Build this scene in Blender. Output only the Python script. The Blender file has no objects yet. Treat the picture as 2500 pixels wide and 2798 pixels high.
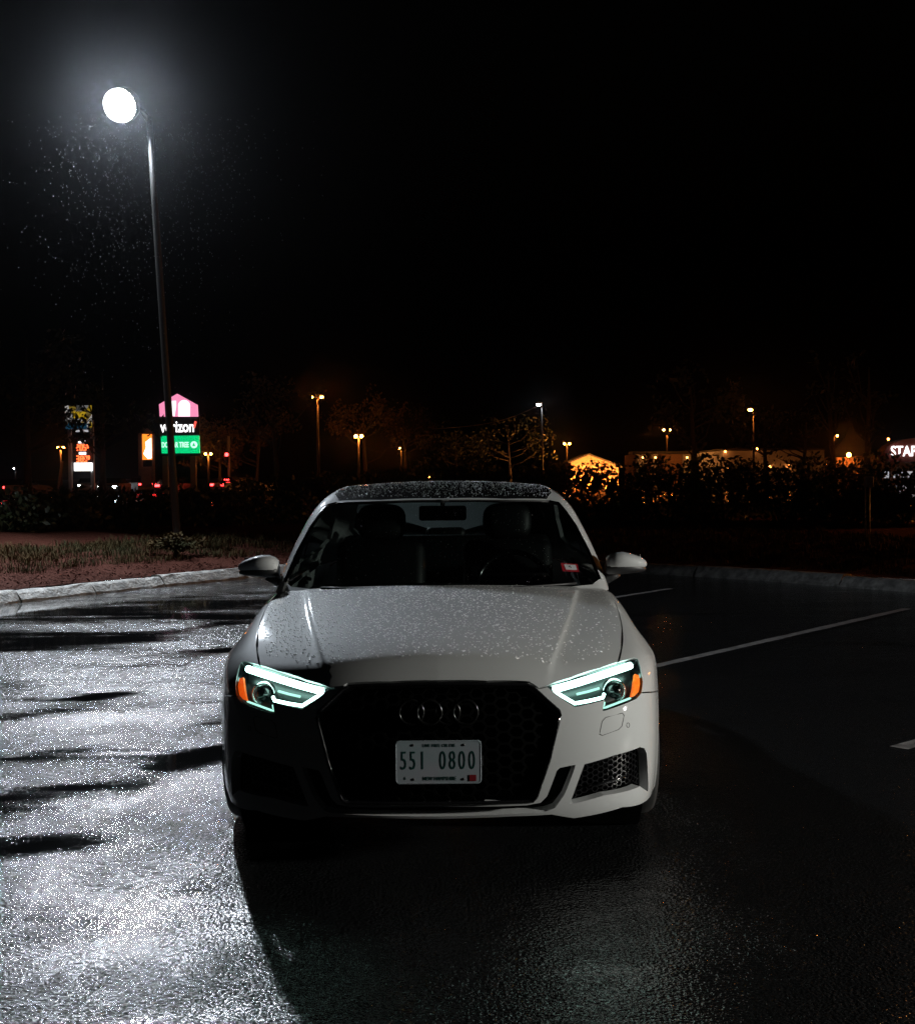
import bpy, bmesh, math, random
import numpy as np
from mathutils import Vector, Matrix
from mathutils.geometry import delaunay_2d_cdt
random.seed(7); rng = np.random.default_rng(7)
SC = bpy.context.scene
COL = SC.collection
SKY = .04; LED = 6.5; LAMP1 = 2900; LAMP2 = 2250; HAZE = 0.00018; LAMP2_POS = (11.0, 2.9, 2.4); DENOISE = True
ROUGH_A, ROUGH_B, BUMP_A, BUMPD, GRAIN = .18, .15, 1.0, .0090, 80
# ---------------------------------------------------------------- camera numbers (photo is 2500 x 2798)
PW, PH, FPX = 2500.0, 2798.0, 3456.0
CAM_H = 1.43
PITCH = math.atan((PH / 2 - 1298.0) / FPX)
ROLL = math.radians(-0.5)
CAR = np.array([-0.075, 4.45, 0.0])          # where the middle of the car's nose stands

def _rot():
    cx, sx = math.cos(math.pi / 2 - PITCH), math.sin(math.pi / 2 - PITCH)
    rx = np.array([[1, 0, 0], [0, cx, -sx], [0, sx, cx]])
    c, s = math.cos(ROLL), math.sin(ROLL)
    rz = np.array([[c, -s, 0], [s, c, 0], [0, 0, 1]])
    return rx @ rz
CROT = _rot()
def ray(px, py):
    px = np.asarray(px, float); py = np.asarray(py, float)
    d = np.stack([(px - PW / 2) / FPX, -(py - PH / 2) / FPX, -np.ones_like(px)], -1)
    d = d @ CROT.T
    return d / d[..., 1:2]                     # scaled so that d_y = 1 : t is the distance along world y
def at(px, py, Y):
    d = ray(px, py)
    return np.array([d[0] * Y, Y, CAM_H + d[2] * Y])
def ground(px, py, z=0.0):
    d = ray(px, py); t = (z - CAM_H) / d[2]
    return np.array([d[0] * t, t, z])
def project(p):
    q = (np.asarray(p, float) - np.array([0, 0, CAM_H])) @ CROT
    return np.stack([PW / 2 + FPX * q[..., 0] / -q[..., 2], PH / 2 - FPX * q[..., 1] / -q[..., 2]], -1)
# ---------------------------------------------------------------- camera, night sky, exposure
cam_data = bpy.data.cameras.new('camera'); cam = bpy.data.objects.new('camera', cam_data); COL.objects.link(cam)
cam_data.sensor_fit = 'HORIZONTAL'; cam_data.sensor_width = 36; cam_data.lens = 36 * FPX / PW
cam_data.clip_start = .05; cam_data.clip_end = 3000
cam.matrix_world = Matrix([[*CROT[0], 0], [*CROT[1], 0], [*CROT[2], CAM_H], [0, 0, 0, 1]])
SC.camera = cam
world = bpy.data.worlds.new('World'); SC.world = world; world.use_nodes = True
wn = world.node_tree; bg = wn.nodes['Background']
sky = wn.nodes.new('ShaderNodeTexSky'); sky.sky_type = 'NISHITA'; sky.sun_disc = False
sky.sun_elevation = math.radians(-4.5); sky.sun_rotation = math.radians(200)
wn.links.new(sky.outputs[0], bg.inputs[0]); bg.inputs[1].default_value = SKY
SC.view_settings.view_transform = 'Standard'; SC.view_settings.look = 'None'
SC.view_settings.exposure = 0; SC.view_settings.gamma = 1
SC.render.engine = 'CYCLES'; cy = SC.cycles
cy.use_denoising = DENOISE; cy.use_adaptive_sampling = False; cy.denoising_prefilter = 'NONE'; cy.max_bounces = 5; cy.transparent_max_bounces = 14; cy.glossy_bounces = 3; cy.transmission_bounces = 4; cy.diffuse_bounces = 2
cy.volume_bounces = 0; cy.sample_clamp_indirect = 4; cy.sample_clamp_direct = 55; cy.caustics_reflective = False; cy.caustics_refractive = False
try: cy.use_light_tree = True
except Exception: pass

# ---------------------------------------------------------------- materials
def mat(name, col, rough=.5, metal=0, spec=.5, coat=0, noise=None, bump=None, trans=0, emis=None):
    m = bpy.data.materials.new(name); m.use_nodes = True; nt = m.node_tree; b = nt.nodes['Principled BSDF']
    b.inputs['Base Color'].default_value = (*col, 1); b.inputs['Roughness'].default_value = rough
    b.inputs['Metallic'].default_value = metal; b.inputs['Specular IOR Level'].default_value = spec
    b.inputs['Coat Weight'].default_value = coat; b.inputs['Coat Roughness'].default_value = .04
    b.inputs['Transmission Weight'].default_value = trans
    if noise or bump:
        tc = nt.nodes.new('ShaderNodeTexCoord')
    if noise:
        sc, c2 = noise
        n = nt.nodes.new('ShaderNodeTexNoise'); n.inputs['Scale'].default_value = sc; n.inputs['Detail'].default_value = 6
        nt.links.new(tc.outputs['Object'], n.inputs['Vector'])
        r = nt.nodes.new('ShaderNodeValToRGB'); r.color_ramp.elements[0].position = .35; r.color_ramp.elements[1].position = .68
        r.color_ramp.elements[0].color = (*col, 1); r.color_ramp.elements[1].color = (*c2, 1)
        nt.links.new(n.outputs[0], r.inputs[0]); nt.links.new(r.outputs[0], b.inputs['Base Color'])
    if bump:
        sc, st, dist = bump
        n = nt.nodes.new('ShaderNodeTexNoise'); n.inputs['Scale'].default_value = sc; n.inputs['Detail'].default_value = 5
        nt.links.new(tc.outputs['Object'], n.inputs['Vector'])
        bp = nt.nodes.new('ShaderNodeBump'); bp.inputs['Strength'].default_value = st; bp.inputs['Distance'].default_value = dist
        nt.links.new(n.outputs[0], bp.inputs['Height']); nt.links.new(bp.outputs[0], b.inputs['Normal'])
    if emis:
        b.inputs['Emission Color'].default_value = (*emis[0], 1); b.inputs['Emission Strength'].default_value = emis[1]
    return m
def emit(name, col, s):
    return mat(name, (.02, .02, .02), .4, emis=(col, s))
def glassy(name, tint, rough=.02, spec=1.0):
    """thin pane: lets tinted light straight through and mirrors by Fresnel"""
    m = bpy.data.materials.new(name); m.use_nodes = True; nt = m.node_tree; nt.nodes.clear()
    o = nt.nodes.new('ShaderNodeOutputMaterial'); mx = nt.nodes.new('ShaderNodeMixShader'); f = nt.nodes.new('ShaderNodeFresnel')
    t = nt.nodes.new('ShaderNodeBsdfTransparent'); g = nt.nodes.new('ShaderNodeBsdfGlossy')
    t.inputs[0].default_value = (*tint, 1); g.inputs[0].default_value = (spec, spec, spec, 1); g.inputs['Roughness'].default_value = rough
    f.inputs[0].default_value = 1.45
    nt.links.new(f.outputs[0], mx.inputs[0]); nt.links.new(t.outputs[0], mx.inputs[1]); nt.links.new(g.outputs[0], mx.inputs[2]); nt.links.new(mx.outputs[0], o.inputs[0])
    return m
def asphalt(name, wet=True):
    m = bpy.data.materials.new(name); m.use_nodes = True; nt = m.node_tree; N = nt.nodes.new; L = nt.links.new; b = nt.nodes['Principled BSDF']
    tc = N('ShaderNodeTexCoord')
    def noise(sc, det=4, rough=.5):
        n = N('ShaderNodeTexNoise'); n.inputs['Scale'].default_value = sc; n.inputs['Detail'].default_value = det; n.inputs['Roughness'].default_value = rough
        L(tc.outputs['Object'], n.inputs['Vector']); return n.outputs[0]
    def math_(op, a, c, clamp=False):
        n = N('ShaderNodeMath'); n.operation = op; n.use_clamp = clamp
        for i, v in enumerate((a, c)):
            if isinstance(v, (int, float)): n.inputs[i].default_value = v
            else: L(v, n.inputs[i])
        return n.outputs[0]
    def remap(v, a, c, x, y):
        n = N('ShaderNodeMapRange'); n.interpolation_type = 'SMOOTHSTEP'; L(v, n.inputs[0])
        for i, q in enumerate((a, c, x, y)): n.inputs[i + 1].default_value = q
        return n.outputs[0]
    at_ = N('ShaderNodeAttribute'); at_.attribute_name = 'water'
    mp = N('ShaderNodeMapping'); mp.inputs['Rotation'].default_value = (0, 0, math.radians(-51)); mp.inputs['Scale'].default_value = (.45, 2.4, 1); L(tc.outputs['Object'], mp.inputs['Vector'])
    ns = N('ShaderNodeTexNoise'); ns.inputs['Scale'].default_value = 1.0; ns.inputs['Detail'].default_value = 5; ns.inputs['Roughness'].default_value = .6; L(mp.outputs[0], ns.inputs['Vector'])
    band = math_('MULTIPLY', math_('SUBTRACT', ns.outputs[0], .5), 2.8)
    rag = math_('MULTIPLY', math_('SUBTRACT', noise(3.2, 6, .62), .5), .9)
    fine = math_('MULTIPLY', math_('SUBTRACT', noise(95, 2), .5), 1.9)
    pud = remap(math_('ADD', math_('ADD', math_('ADD', at_.outputs['Fac'], rag), band), fine), .14, .80, 0, 1)      # 1 = standing water covers the stones
    damp = remap(noise(.55, 5, .6), .35, .65, 0, 1)
    cr = N('ShaderNodeValToRGB'); cr.color_ramp.elements[0].color = (.004, .0045, .005, 1); cr.color_ramp.elements[1].color = (.020, .021, .022, 1)
    cr.color_ramp.elements[0].position = .3; cr.color_ramp.elements[1].position = .75
    L(noise(130, 3), cr.inputs[0]); L(cr.outputs[0], b.inputs['Base Color'])
    rr = N('ShaderNodeMix'); rr.data_type = 'FLOAT'; L(pud, rr.inputs[0]); L(remap(damp, 0, 1, ROUGH_A, ROUGH_B), rr.inputs[2]); rr.inputs[3].default_value = .04
    L(rr.outputs[0], b.inputs['Roughness'])
    h = math_('ADD', noise(GRAIN, 1.5), math_('MULTIPLY', noise(9, 3), 1.2))
    bp = N('ShaderNodeBump'); bp.inputs['Distance'].default_value = BUMPD
    L(math_('MULTIPLY', remap(pud, 0, 1, BUMP_A, .012), remap(noise(1.1, 4, .6), .3, .7, .55, 1.25)), bp.inputs['Strength']); L(h, bp.inputs['Height']); L(bp.outputs[0], b.inputs['Normal'])
    b.inputs['Coat Weight'].default_value = .8; b.inputs['Coat IOR'].default_value = 1.42; b.inputs['IOR'].default_value = 1.62; L(rr.outputs[0], b.inputs['Coat Roughness']); L(bp.outputs[0], b.inputs['Coat Normal'])     # film of rain water
    b.inputs['Specular IOR Level'].default_value = 1.0
    return m
M = {}
M['asphalt'] = asphalt('wet_asphalt')
M['paint'] = mat('white_car_paint', (.48, .49, .495), .6, spec=.2, coat=1.0)
M['black_gloss'] = mat('gloss_black_trim', (.008, .008, .009), .18, coat=.6)
M['black'] = mat('black_plastic', (.012, .012, .013), .5)
M['black_matte'] = mat('matte_black_cavity', (.004, .004, .004), .8, spec=.1)
M['grille_black'] = mat('dull_black_mesh', (.002, .002, .002), .7, spec=.03)
M['ring_black'] = mat('satin_black_ring', (.004, .004, .004), .22, spec=.3)
M['rubber'] = mat('tyre_rubber', (.012, .012, .012), .65)
M['rim'] = mat('grey_alloy', (.25, .25, .26), .3, metal=.9)
M['chrome'] = mat('chrome', (.7, .7, .7), .12, metal=1)
M['glass'] = glassy('tinted_window_glass', (.36, .40, .39))
M['lens'] = glassy('clear_lens', (.93, .95, .95))
M['drop'] = None
M['led'] = emit('white_led', (.55, 1.0, .87), LED)
M['led_glow'] = emit('dim_white_led_glow', (.45, 1.0, .8), LED * .2)
M['reflector'] = mat('headlight_reflector', (.06, .065, .065), .35, metal=.8)
M['amber'] = mat('amber_reflector', (.8, .16, .01), .25, noise=(60, (.9, .35, .03)), emis=((1, .11, .008), .75))
M['seat'] = mat('black_leather', (.010, .010, .011), .5, bump=(300, .2, .002))
M['plate'] = mat('plate_sheet', (.29, .37, .40), .45, noise=(9, (.37, .38, .43)))
M['plate_ink'] = mat('plate_green_ink', (.004, .045, .040), .4)
M['red'] = mat('red_sticker', (.22, .006, .012), .5)
M['white'] = mat('white_print', (.42, .43, .44), .5)
M['tail'] = emit('red_tail_light', (1, .03, .03), 14)
M['flood'] = emit('sodium_flood_lamp', (1, .33, .06), 1500)
M['red_lens'] = mat('red_lens', (.3, .005, .005), .2)
M['line'] = mat('worn_line_paint', (.05, .05, .05), .5, noise=(14, (.22, .21, .20)), bump=(120, .5, .004))
M['granite'] = mat('granite_kerb', (.16, .155, .145), .6, noise=(9, (.46, .44, .41)), bump=(30, .7, .03))
M['mulch'] = mat('red_bark_mulch', (.045, .014, .009), .9, spec=.08, noise=(45, (.11, .036, .024)), bump=(70, 1, .03))
M['soil'] = mat('dark_soil_and_grass', (.018, .02, .012), .9, noise=(3, (.035, .034, .018)), bump=(20, .6, .05))
M['grass'] = mat('dry_grass_blade', (.085, .052, .022), .8, spec=.08, noise=(1.6, (.035, .038, .016)))
M['leaf'] = mat('hedge_leaf', (.03, .045, .018), .5, noise=(3, (.06, .06, .025)))
M['leaf_dry'] = mat('autumn_leaf', (.10, .06, .02), .6, noise=(2, (.05, .055, .02)))
M['bark'] = mat('tree_bark', (.05, .042, .035), .85, bump=(20, .6, .03))
M['pole'] = mat('grey_painted_pole', (.33, .32, .31), .45)
M['pole_lot'] = mat('bronze_lamp_pole', (.035, .033, .032), .5)
M['pole_dark'] = mat('dark_bronze_pole', (.05, .045, .04), .5)
M['lamp'] = emit('lamp_lens_white', (.82, .91, 1.0), LAMP1)
M['lamp_right'] = emit('lamp_lens_warm_white', (1.0, .985, .90), LAMP2)
M['sodium'] = emit('sodium_lamp', (1, .25, .035), 300)
M['sodium_near'] = emit('sodium_lamp_near', (1, .33, .06), 1400)
M['sodium_s'] = emit('sodium_wall_lamp', (1, .28, .05), 26)
M['cool'] = emit('cool_white_lamp', (.85, .95, 1), 60)
M['wallw'] = mat('pale_render_wall', (.42, .44, .48), .8, noise=(.6, (.36, .38, .42)))
M['wallb'] = mat('brown_brick_wall', (.25, .15, .10), .8, noise=(8, (.34, .21, .14)), bump=(12, .5, .03))
M['roofing'] = mat('dark_roof', (.03, .028, .027), .7)
M['rain'] = mat('rain_water', (.24, .25, .26), .2)

# ---------------------------------------------------------------- object helpers
def link(o, parent=None):
    COL.objects.link(o)
    if parent is not None: o.parent = parent
    return o
def empty(name, loc=(0, 0, 0), rz=0):
    o = bpy.data.objects.new(name, None); o.empty_display_size = .2; o.location = loc; o.rotation_euler = (0, 0, rz); return link(o)
def tag(o, label=None, cat=None, group=None, kind=None):
    if label: o['label'] = label
    if cat: o['category'] = cat
    if group: o['group'] = group
    if kind: o['kind'] = kind
    return o
class MB:
    """collects shapes into one mesh"""
    def __init__(s): s.v = []; s.f = []; s.sm = []
    def add(s, vs, fs, smooth=True):
        o = len(s.v); s.v += [tuple(map(float, p)) for p in vs]; s.f += [tuple(o + i for i in f) for f in fs]; s.sm += [smooth] * len(fs); return s
    def box(s, c, d, rz=0, bev=0):
        hx, hy, hz = d[0] / 2, d[1] / 2, d[2] / 2
        bm = bmesh.new(); bmesh.ops.create_cube(bm, size=1)
        bmesh.ops.scale(bm, vec=d, verts=bm.verts)
        if bev: bmesh.ops.bevel(bm, geom=bm.edges[:], offset=bev, segments=3, profile=.5, affect='EDGES')
        bmesh.ops.rotate(bm, cent=(0, 0, 0), matrix=Matrix.Rotation(rz, 3, 'Z'), verts=bm.verts)
        bmesh.ops.translate(bm, vec=c, verts=bm.verts); bm.verts.index_update()
        s.add([v.co for v in bm.verts], [[v.index for v in f.verts] for f in bm.faces], bool(bev)); bm.free(); return s
    def tube(s, pts, r, n=8, cap=True):
        pts = [Vector(p) for p in pts]; rs = r if isinstance(r, (list, tuple)) else [r] * len(pts)
        vs = []; up = Vector((.123, .2, 1)).normalized()
        for i, p in enumerate(pts):
            t = (pts[min(i + 1, len(pts) - 1)] - pts[max(i - 1, 0)]).normalized()
            a = t.cross(up); a = a.normalized() if a.length > 1e-4 else t.orthogonal().normalized(); b = t.cross(a)
            vs += [p + (a * math.cos(2 * math.pi * k / n) + b * math.sin(2 * math.pi * k / n)) * rs[i] for k in range(n)]
        fs = [(i * n + k, i * n + (k + 1) % n, (i + 1) * n + (k + 1) % n, (i + 1) * n + k) for i in range(len(pts) - 1) for k in range(n)]
        if cap: fs += [tuple(range(n - 1, -1, -1)), tuple(range((len(pts) - 1) * n, len(pts) * n))]
        return s.add(vs, fs)
    def ball(s, c, r, nu=12, nv=8, fn=None):
        vs = []; fs = []
        for j in range(nv + 1):
            ph = -math.pi / 2 + math.pi * j / nv
            for i in range(nu):
                th = 2 * math.pi * i / nu
                p = [math.cos(ph) * math.cos(th), math.cos(ph) * math.sin(th), math.sin(ph)]
                if fn: p = fn(p)
                vs.append((c[0] + p[0] * r[0], c[1] + p[1] * r[1], c[2] + p[2] * r[2]))
        for j in range(nv):
            for i in range(nu): fs.append((j * nu + i, j * nu + (i + 1) % nu, (j + 1) * nu + (i + 1) % nu, (j + 1) * nu + i))
        return s.add(vs, fs)
    def lathe(s, prof, c, axis='X', n=32):
        vs = []
        for k in range(n):
            a = 2 * math.pi * k / n
            for (r, h) in prof:
                q = (h, r * math.cos(a), r * math.sin(a)) if axis == 'X' else ((r * math.cos(a), h, r * math.sin(a)) if axis == 'Y' else (r * math.cos(a), r * math.sin(a), h))
                vs.append((c[0] + q[0], c[1] + q[1], c[2] + q[2]))
        m = len(prof)
        fs = [(k * m + j, ((k + 1) % n) * m + j, ((k + 1) % n) * m + j + 1, k * m + j + 1) for k in range(n) for j in range(m - 1)]
        return s.add(vs, fs)
    def prism(s, poly, y0, y1, smooth=False):
        """poly in (x, z), from y0 to y1"""
        n = len(poly); vs = [(x, y0, z) for x, z in poly] + [(x, y1, z) for x, z in poly]
        fs = [tuple(range(n)), tuple(range(2 * n - 1, n - 1, -1))] + [((i + 1) % n, i, n + i, n + (i + 1) % n) for i in range(n)]
        return s.add(vs, fs, smooth)
    def build(s, name, m, parent=None, loc=None):
        me = bpy.data.meshes.new(name); me.from_pydata(s.v, [], s.f); me.update()
        bm = bmesh.new(); bm.from_mesh(me); bmesh.ops.recalc_face_normals(bm, faces=bm.faces[:]); bm.to_mesh(me); bm.free()
        me.polygons.foreach_set('use_smooth', s.sm)
        me.materials.append(M[m] if isinstance(m, str) else m)
        o = bpy.data.objects.new(name, me); link(o, parent)
        if loc is not None: o.location = loc
        return o
def text(name, body, size, m, parent, mx, extrude=.001, sx=1.0, bold=0.0):
    cu = bpy.data.curves.new('txt', 'FONT'); cu.body = body; cu.size = size; cu.extrude = extrude; cu.align_x = 'CENTER'; cu.align_y = 'CENTER'; cu.offset = bold; cu.resolution_u = 3
    t = bpy.data.objects.new('txt', cu); COL.objects.link(t); bpy.context.view_layer.update()
    me = bpy.data.meshes.new_from_object(t.evaluated_get(bpy.context.evaluated_depsgraph_get())); me.name = name
    bpy.data.objects.remove(t); bpy.data.curves.remove(cu)
    me.transform(mx @ Matrix.Diagonal((sx, 1, 1, 1))); me.materials.clear(); me.materials.append(M[m] if isinstance(m, str) else m)
    return link(bpy.data.objects.new(name, me), parent)
FACE = Matrix.Rotation(math.pi / 2, 4, 'X')           # text standing up and facing the camera (-y)

def sstep(a, b, x):
    t = np.clip((x - a) / (b - a), 0, 1); return t * t * (3 - 2 * t)
def densify(P, step, closed=True):
    P = np.asarray(P, float); out = []; n = len(P)
    for i in range(n if closed else n - 1):
        a, b = P[i], P[(i + 1) % n]; k = max(1, int(round(np.linalg.norm(b - a) / step)))
        out += [a + (b - a) * j / k for j in range(k)]
    if not closed: out.append(P[-1])
    return np.array(out)
# ---------------------------------------------------------------- ground
def sheet(name, pts, z, m, kind='structure', parent=None):
    o = MB().add([(p[0], p[1], z) for p in pts], [tuple(range(len(pts)))], False).build(name, m, parent)
    if kind: o['kind'] = kind
    return o
sheet('ground', [(-900, -60), (900, -60), (900, 1500), (-900, 1500)], -.04, 'soil')
# kerb line of the lot: in from the left, round the corner behind the car, out to the right
kl = [ground(-700, 1745), ground(-300, 1690), ground(0, 1650), ground(250, 1622), ground(480, 1598)]
kr = [ground(1775, 1566), ground(2050, 1583), ground(2300, 1601), ground(2500, 1617), ground(2900, 1652), ground(3500, 1710)]
def bez(a, b, c, d, n): return [((1 - t) ** 3) * a + 3 * t * (1 - t) ** 2 * b + 3 * t * t * (1 - t) * c + t ** 3 * d for t in np.linspace(0, 1, n)[1:-1]]
ul = (kl[-1] - kl[-2]); ul /= np.linalg.norm(ul); ur = (kr[0] - kr[1]); ur /= np.linalg.norm(ur)
kerb = np.array(kl + bez(kl[-1], kl[-1] + ul * 4.2, kr[0] + ur * 3.0, kr[0], 9) + kr)
# asphalt lot: a fine grid whose 'water' attribute says where puddles stand
gx = np.arange(-14, 16.01, .1); gy = np.arange(-9, 27.01, .1); X, Y = np.meshgrid(gx, gy)
wat = np.zeros_like(X)
PUD = [((-250, 1690), (520, 1648), .75, 1.1), ((150, 1668), (640, 1690), .35, 1.0), ((-100, 1752), (330, 1748), .40, 1.1), ((330, 1748), (700, 1690), .16, .8), ((520, 1790), (680, 1770), .16, .8),
       ((-60, 1872), (170, 1866), .14, .9), ((230, 1906), (345, 1893), .09, .9), ((-60, 1972), (190, 1940), .12, .6), ((-80, 2195), (330, 2140), .15, 1.0), ((330, 2140), (640, 2045), .12, 1.0), ((540, 1985), (640, 1965), .08, .7),
       ((60, 2075), (190, 2050), .10, .6), ((20, 2315), (220, 2285), .12, .95), ((200, 2275), (380, 2240), .07, .55), ((440, 2440), (620, 2400), .07, .62), ((500, 2490), (560, 2480), .03, .5), ((560, 2180), (640, 2230), .08, .4), ((-100, 2420), (90, 2380), .1, .35)]
for a, b, w, amp in PUD:
    A = ground(*a)[:2]; Bp = ground(*b)[:2]; d = Bp - A
    t = np.clip(((X - A[0]) * d[0] + (Y - A[1]) * d[1]) / (d @ d), 0, 1); ds = np.hypot(X - A[0] - t * d[0], Y - A[1] - t * d[1])
    wat = np.maximum(wat, .92 * amp * np.exp(-(ds / (w * 1.35)) ** 2 * .7))
nx, ny = len(gx), len(gy)
I = np.arange(nx * ny).reshape(ny, nx); F = np.stack([I[:-1, :-1], I[:-1, 1:], I[1:, 1:], I[1:, :-1]], -1).reshape(-1, 4)
me = bpy.data.meshes.new('parking_lot'); me.from_pydata(np.stack([X, Y, 0 * X], -1).reshape(-1, 3).tolist(), [], F.tolist())
at_ = me.attributes.new('water', 'FLOAT', 'POINT'); at_.data.foreach_set('value', wat.reshape(-1).astype(np.float32)); me.materials.append(M['asphalt']); me.update()
lot = link(bpy.data.objects.new('parking_lot', me)); lot['kind'] = 'structure'
# painted stall lines
def pline(a, b, w):
    A = ground(*a)[:2]; B = ground(*b)[:2]; d = (B - A) / np.linalg.norm(B - A); n = np.array([-d[1], d[0]]) * w / 2
    m = max(2, int(np.linalg.norm(B - A) / .25)); V = []
    for i in range(m + 1):
        c = A + (B - A) * i / m; j = 1 + .12 * random.uniform(-1, 1); V += [(*(c + n * j), .004), (*(c - n * j), .004)]
    o = MB().add(V, [(2 * i, 2 * i + 1, 2 * i + 3, 2 * i + 2) for i in range(m)], False).build('parking_line', 'line'); o['kind'] = 'structure'; return o
pline((1500, 1888), (2478, 1664), .10); pline((1560, 1652), (1832, 1609), .10); pline((2455, 2046), (3600, 1720), .10)
# planting bed behind the kerb
back = [(-40, 30), (-40, 60), (60, 60), (60, 24)]
bedpts = [(p[0], p[1]) for p in kerb]
def bed(u):                                                                   # height of the bed u metres behind the kerb
    return .13 + .22 * float(sstep(0, 3.5, u)) + .1 * float(sstep(3, 9, u))
kn = []
for i in range(len(kerb)):
    t = kerb[min(i + 1, len(kerb) - 1)] - kerb[max(i - 1, 0)]; t /= np.linalg.norm(t); kn.append(np.array([-t[1], t[0], 0]))
kd = densify(kerb, .25, False); 
knd = []
for i in range(len(kd)):
    t = kd[min(i + 2, len(kd) - 1)] - kd[max(i - 2, 0)]; t /= np.linalg.norm(t); knd.append(np.array([-t[1], t[0], 0]))
rows = [.17, .5, .9, 1.4, 2.0, 2.8, 3.6, 5, 7.5, 11]
V = []; 
for i, p in enumerate(kd):
    for u in rows:
        nrm = knd[i] if u < 2.5 else knd[i] * .6 + np.array([0, 1, 0]) * .4
        q = p + nrm * u; V.append((q[0], q[1], bed(u) + (.02 * math.sin(q[0] * 3 + q[1] * 2) if u > .3 else 0)))
nr = len(rows); mb = MB().add(V, [(i * nr + j, (i + 1) * nr + j, (i + 1) * nr + j + 1, i * nr + j + 1) for i in range(len(kd) - 1) for j in range(nr - 1)])
o = mb.build('planting_bed', 'mulch'); o['kind'] = 'structure'
# granite kerb, stone by stone
kroot = empty('kerb'); kroot['kind'] = 'structure'
seg = 1.15; s_acc = np.concatenate([[0], np.cumsum(np.linalg.norm(np.diff(kd, axis=0), axis=1))]); total = s_acc[-1]
def kp(s): return np.array([np.interp(s, s_acc, kd[:, k]) for k in range(3)])
for k in range(int(total / seg)):
    a, b = kp(k * seg + .008), kp((k + 1) * seg - .008); t = (b - a) / np.linalg.norm(b - a); n = np.array([-t[1], t[0], 0])
    m_ = MB(); hgt = .135 + random.uniform(-.012, .014); out = random.uniform(-.012, .012); N_ = 7; prof = [(-.12, -.03), (-.10, .03), (-.03, hgt - .02), (.0, hgt), (.08, hgt + .004), (.165, hgt - .006), (.17, -.03)]
    vs = []
    for i in range(N_):
        c = a + (b - a) * i / (N_ - 1)
        for (u, z) in prof: 
            q = c + n * (u + out + random.uniform(-.009, .009)); vs.append((q[0], q[1], z + random.uniform(-.008, .008)))
    m = len(prof); m_.add(vs, [(i * m + j, i * m + j + 1, (i + 1) * m + j + 1, (i + 1) * m + j) for i in range(N_ - 1) for j in range(m - 1)] + [tuple(range(m)), tuple(range(N_ * m - 1, (N_ - 1) * m - 1, -1))], False)
    m_.build('kerb_stone', 'granite', kroot)
# ---------------------------------------------------------------- bed planting: mulch chips, grass tufts, low shrub
def on_bed(s, u):
    p = kp(s); q = kp(s + .1); t = (q - p) / np.linalg.norm(q - p); n = np.array([-t[1], t[0], 0])
    if u > 2.5: n = n * .6 + np.array([0, .4, 0])
    r = p + n * u; return np.array([r[0], r[1], bed(u)])
ch = MB()
for _ in range(5200):
    c = on_bed(random.uniform(3, total - 8), .2 + 1.7 * random.random() ** 1.3); l = random.uniform(.012, .04); a = random.uniform(0, 6.3); w = l * .3; e = random.uniform(-.5, .5)
    dx, dy = math.cos(a), math.sin(a); vs = [(c[0] + dx * l * i - dy * w * j, c[1] + dy * l * i + dx * w * j, c[2] + .012 + e * l * i + random.uniform(0, .012)) for i, j in ((-1, -1), (1, -1), (1, 1), (-1, 1))]
    ch.add(vs, [(0, 1, 2, 3)], False)
o = ch.build('mulch_chips', 'mulch'); tag(o, 'red bark mulch chips scattered behind the granite kerb', 'mulch', kind='stuff')
gb = MB()
def tuft(c, h, n, spread):
    for _ in range(n):
        a = random.uniform(0, 6.283); r = spread * random.random() ** .6; x, y = c[0] + r * math.cos(a), c[1] + r * math.sin(a)
        L = h * random.uniform(.5, 1.15); ba = random.uniform(0, 6.283); bend = random.uniform(.15, .9) * L; w = random.uniform(.0025, .006); px_, py_ = -math.sin(ba) * w, math.cos(ba) * w
        p0 = (x, y, c[2] - .02); p1 = (x + math.cos(ba) * bend * .35, y + math.sin(ba) * bend * .35, c[2] + L * .6); p2 = (x + math.cos(ba) * bend, y + math.sin(ba) * bend, c[2] + L * .85)
        gb.add([(p0[0] - px_, p0[1] - py_, p0[2]), (p0[0] + px_, p0[1] + py_, p0[2]), (p1[0] + px_, p1[1] + py_, p1[2]), (p1[0] - px_, p1[1] - py_, p1[2]), p2], [(0, 1, 2, 3), (3, 2, 4)])
for _ in range(2000):
    s = random.uniform(4, total - 2); u = random.uniform(1.35, 4.6) if s < total * .55 else random.uniform(.35, 5.5)
    tuft(on_bed(s, u), .045 + .13 * random.random() ** 2, 22, random.uniform(.08, .25))
o = gb.build('grass_tufts', 'grass'); tag(o, 'dry tufted ground cover behind the mulch strip', 'ground cover', kind='stuff')
def leafball(mb, c, r, n, size, squash=1.0, lump=5):
    cl = [np.array([random.gauss(0, 1) for _ in range(3)]) for _ in range(lump * 3)]; cl = [v / np.linalg.norm(v) * random.uniform(.35, .95) for v in cl]
    for _ in range(n):
        k = random.choice(cl); d = np.array([random.gauss(0, 1) for _ in range(3)]); d = d / np.linalg.norm(d) * random.random() ** .4 * .42
        p = (k + d) * np.array(r); p = np.array(c) + p * np.array([1, 1, squash])
        u = np.array([random.gauss(0, 1) for _ in range(3)]); u /= np.linalg.norm(u); v = np.cross(u, [random.gauss(0, 1) for _ in range(3)]); v /= np.linalg.norm(v); s = size * random.uniform(.6, 1.3)
        mb.add([p - u * s, p + v * s * .5, p + u * s, p - v * s * .5], [(0, 1, 2, 3)], False)
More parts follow.
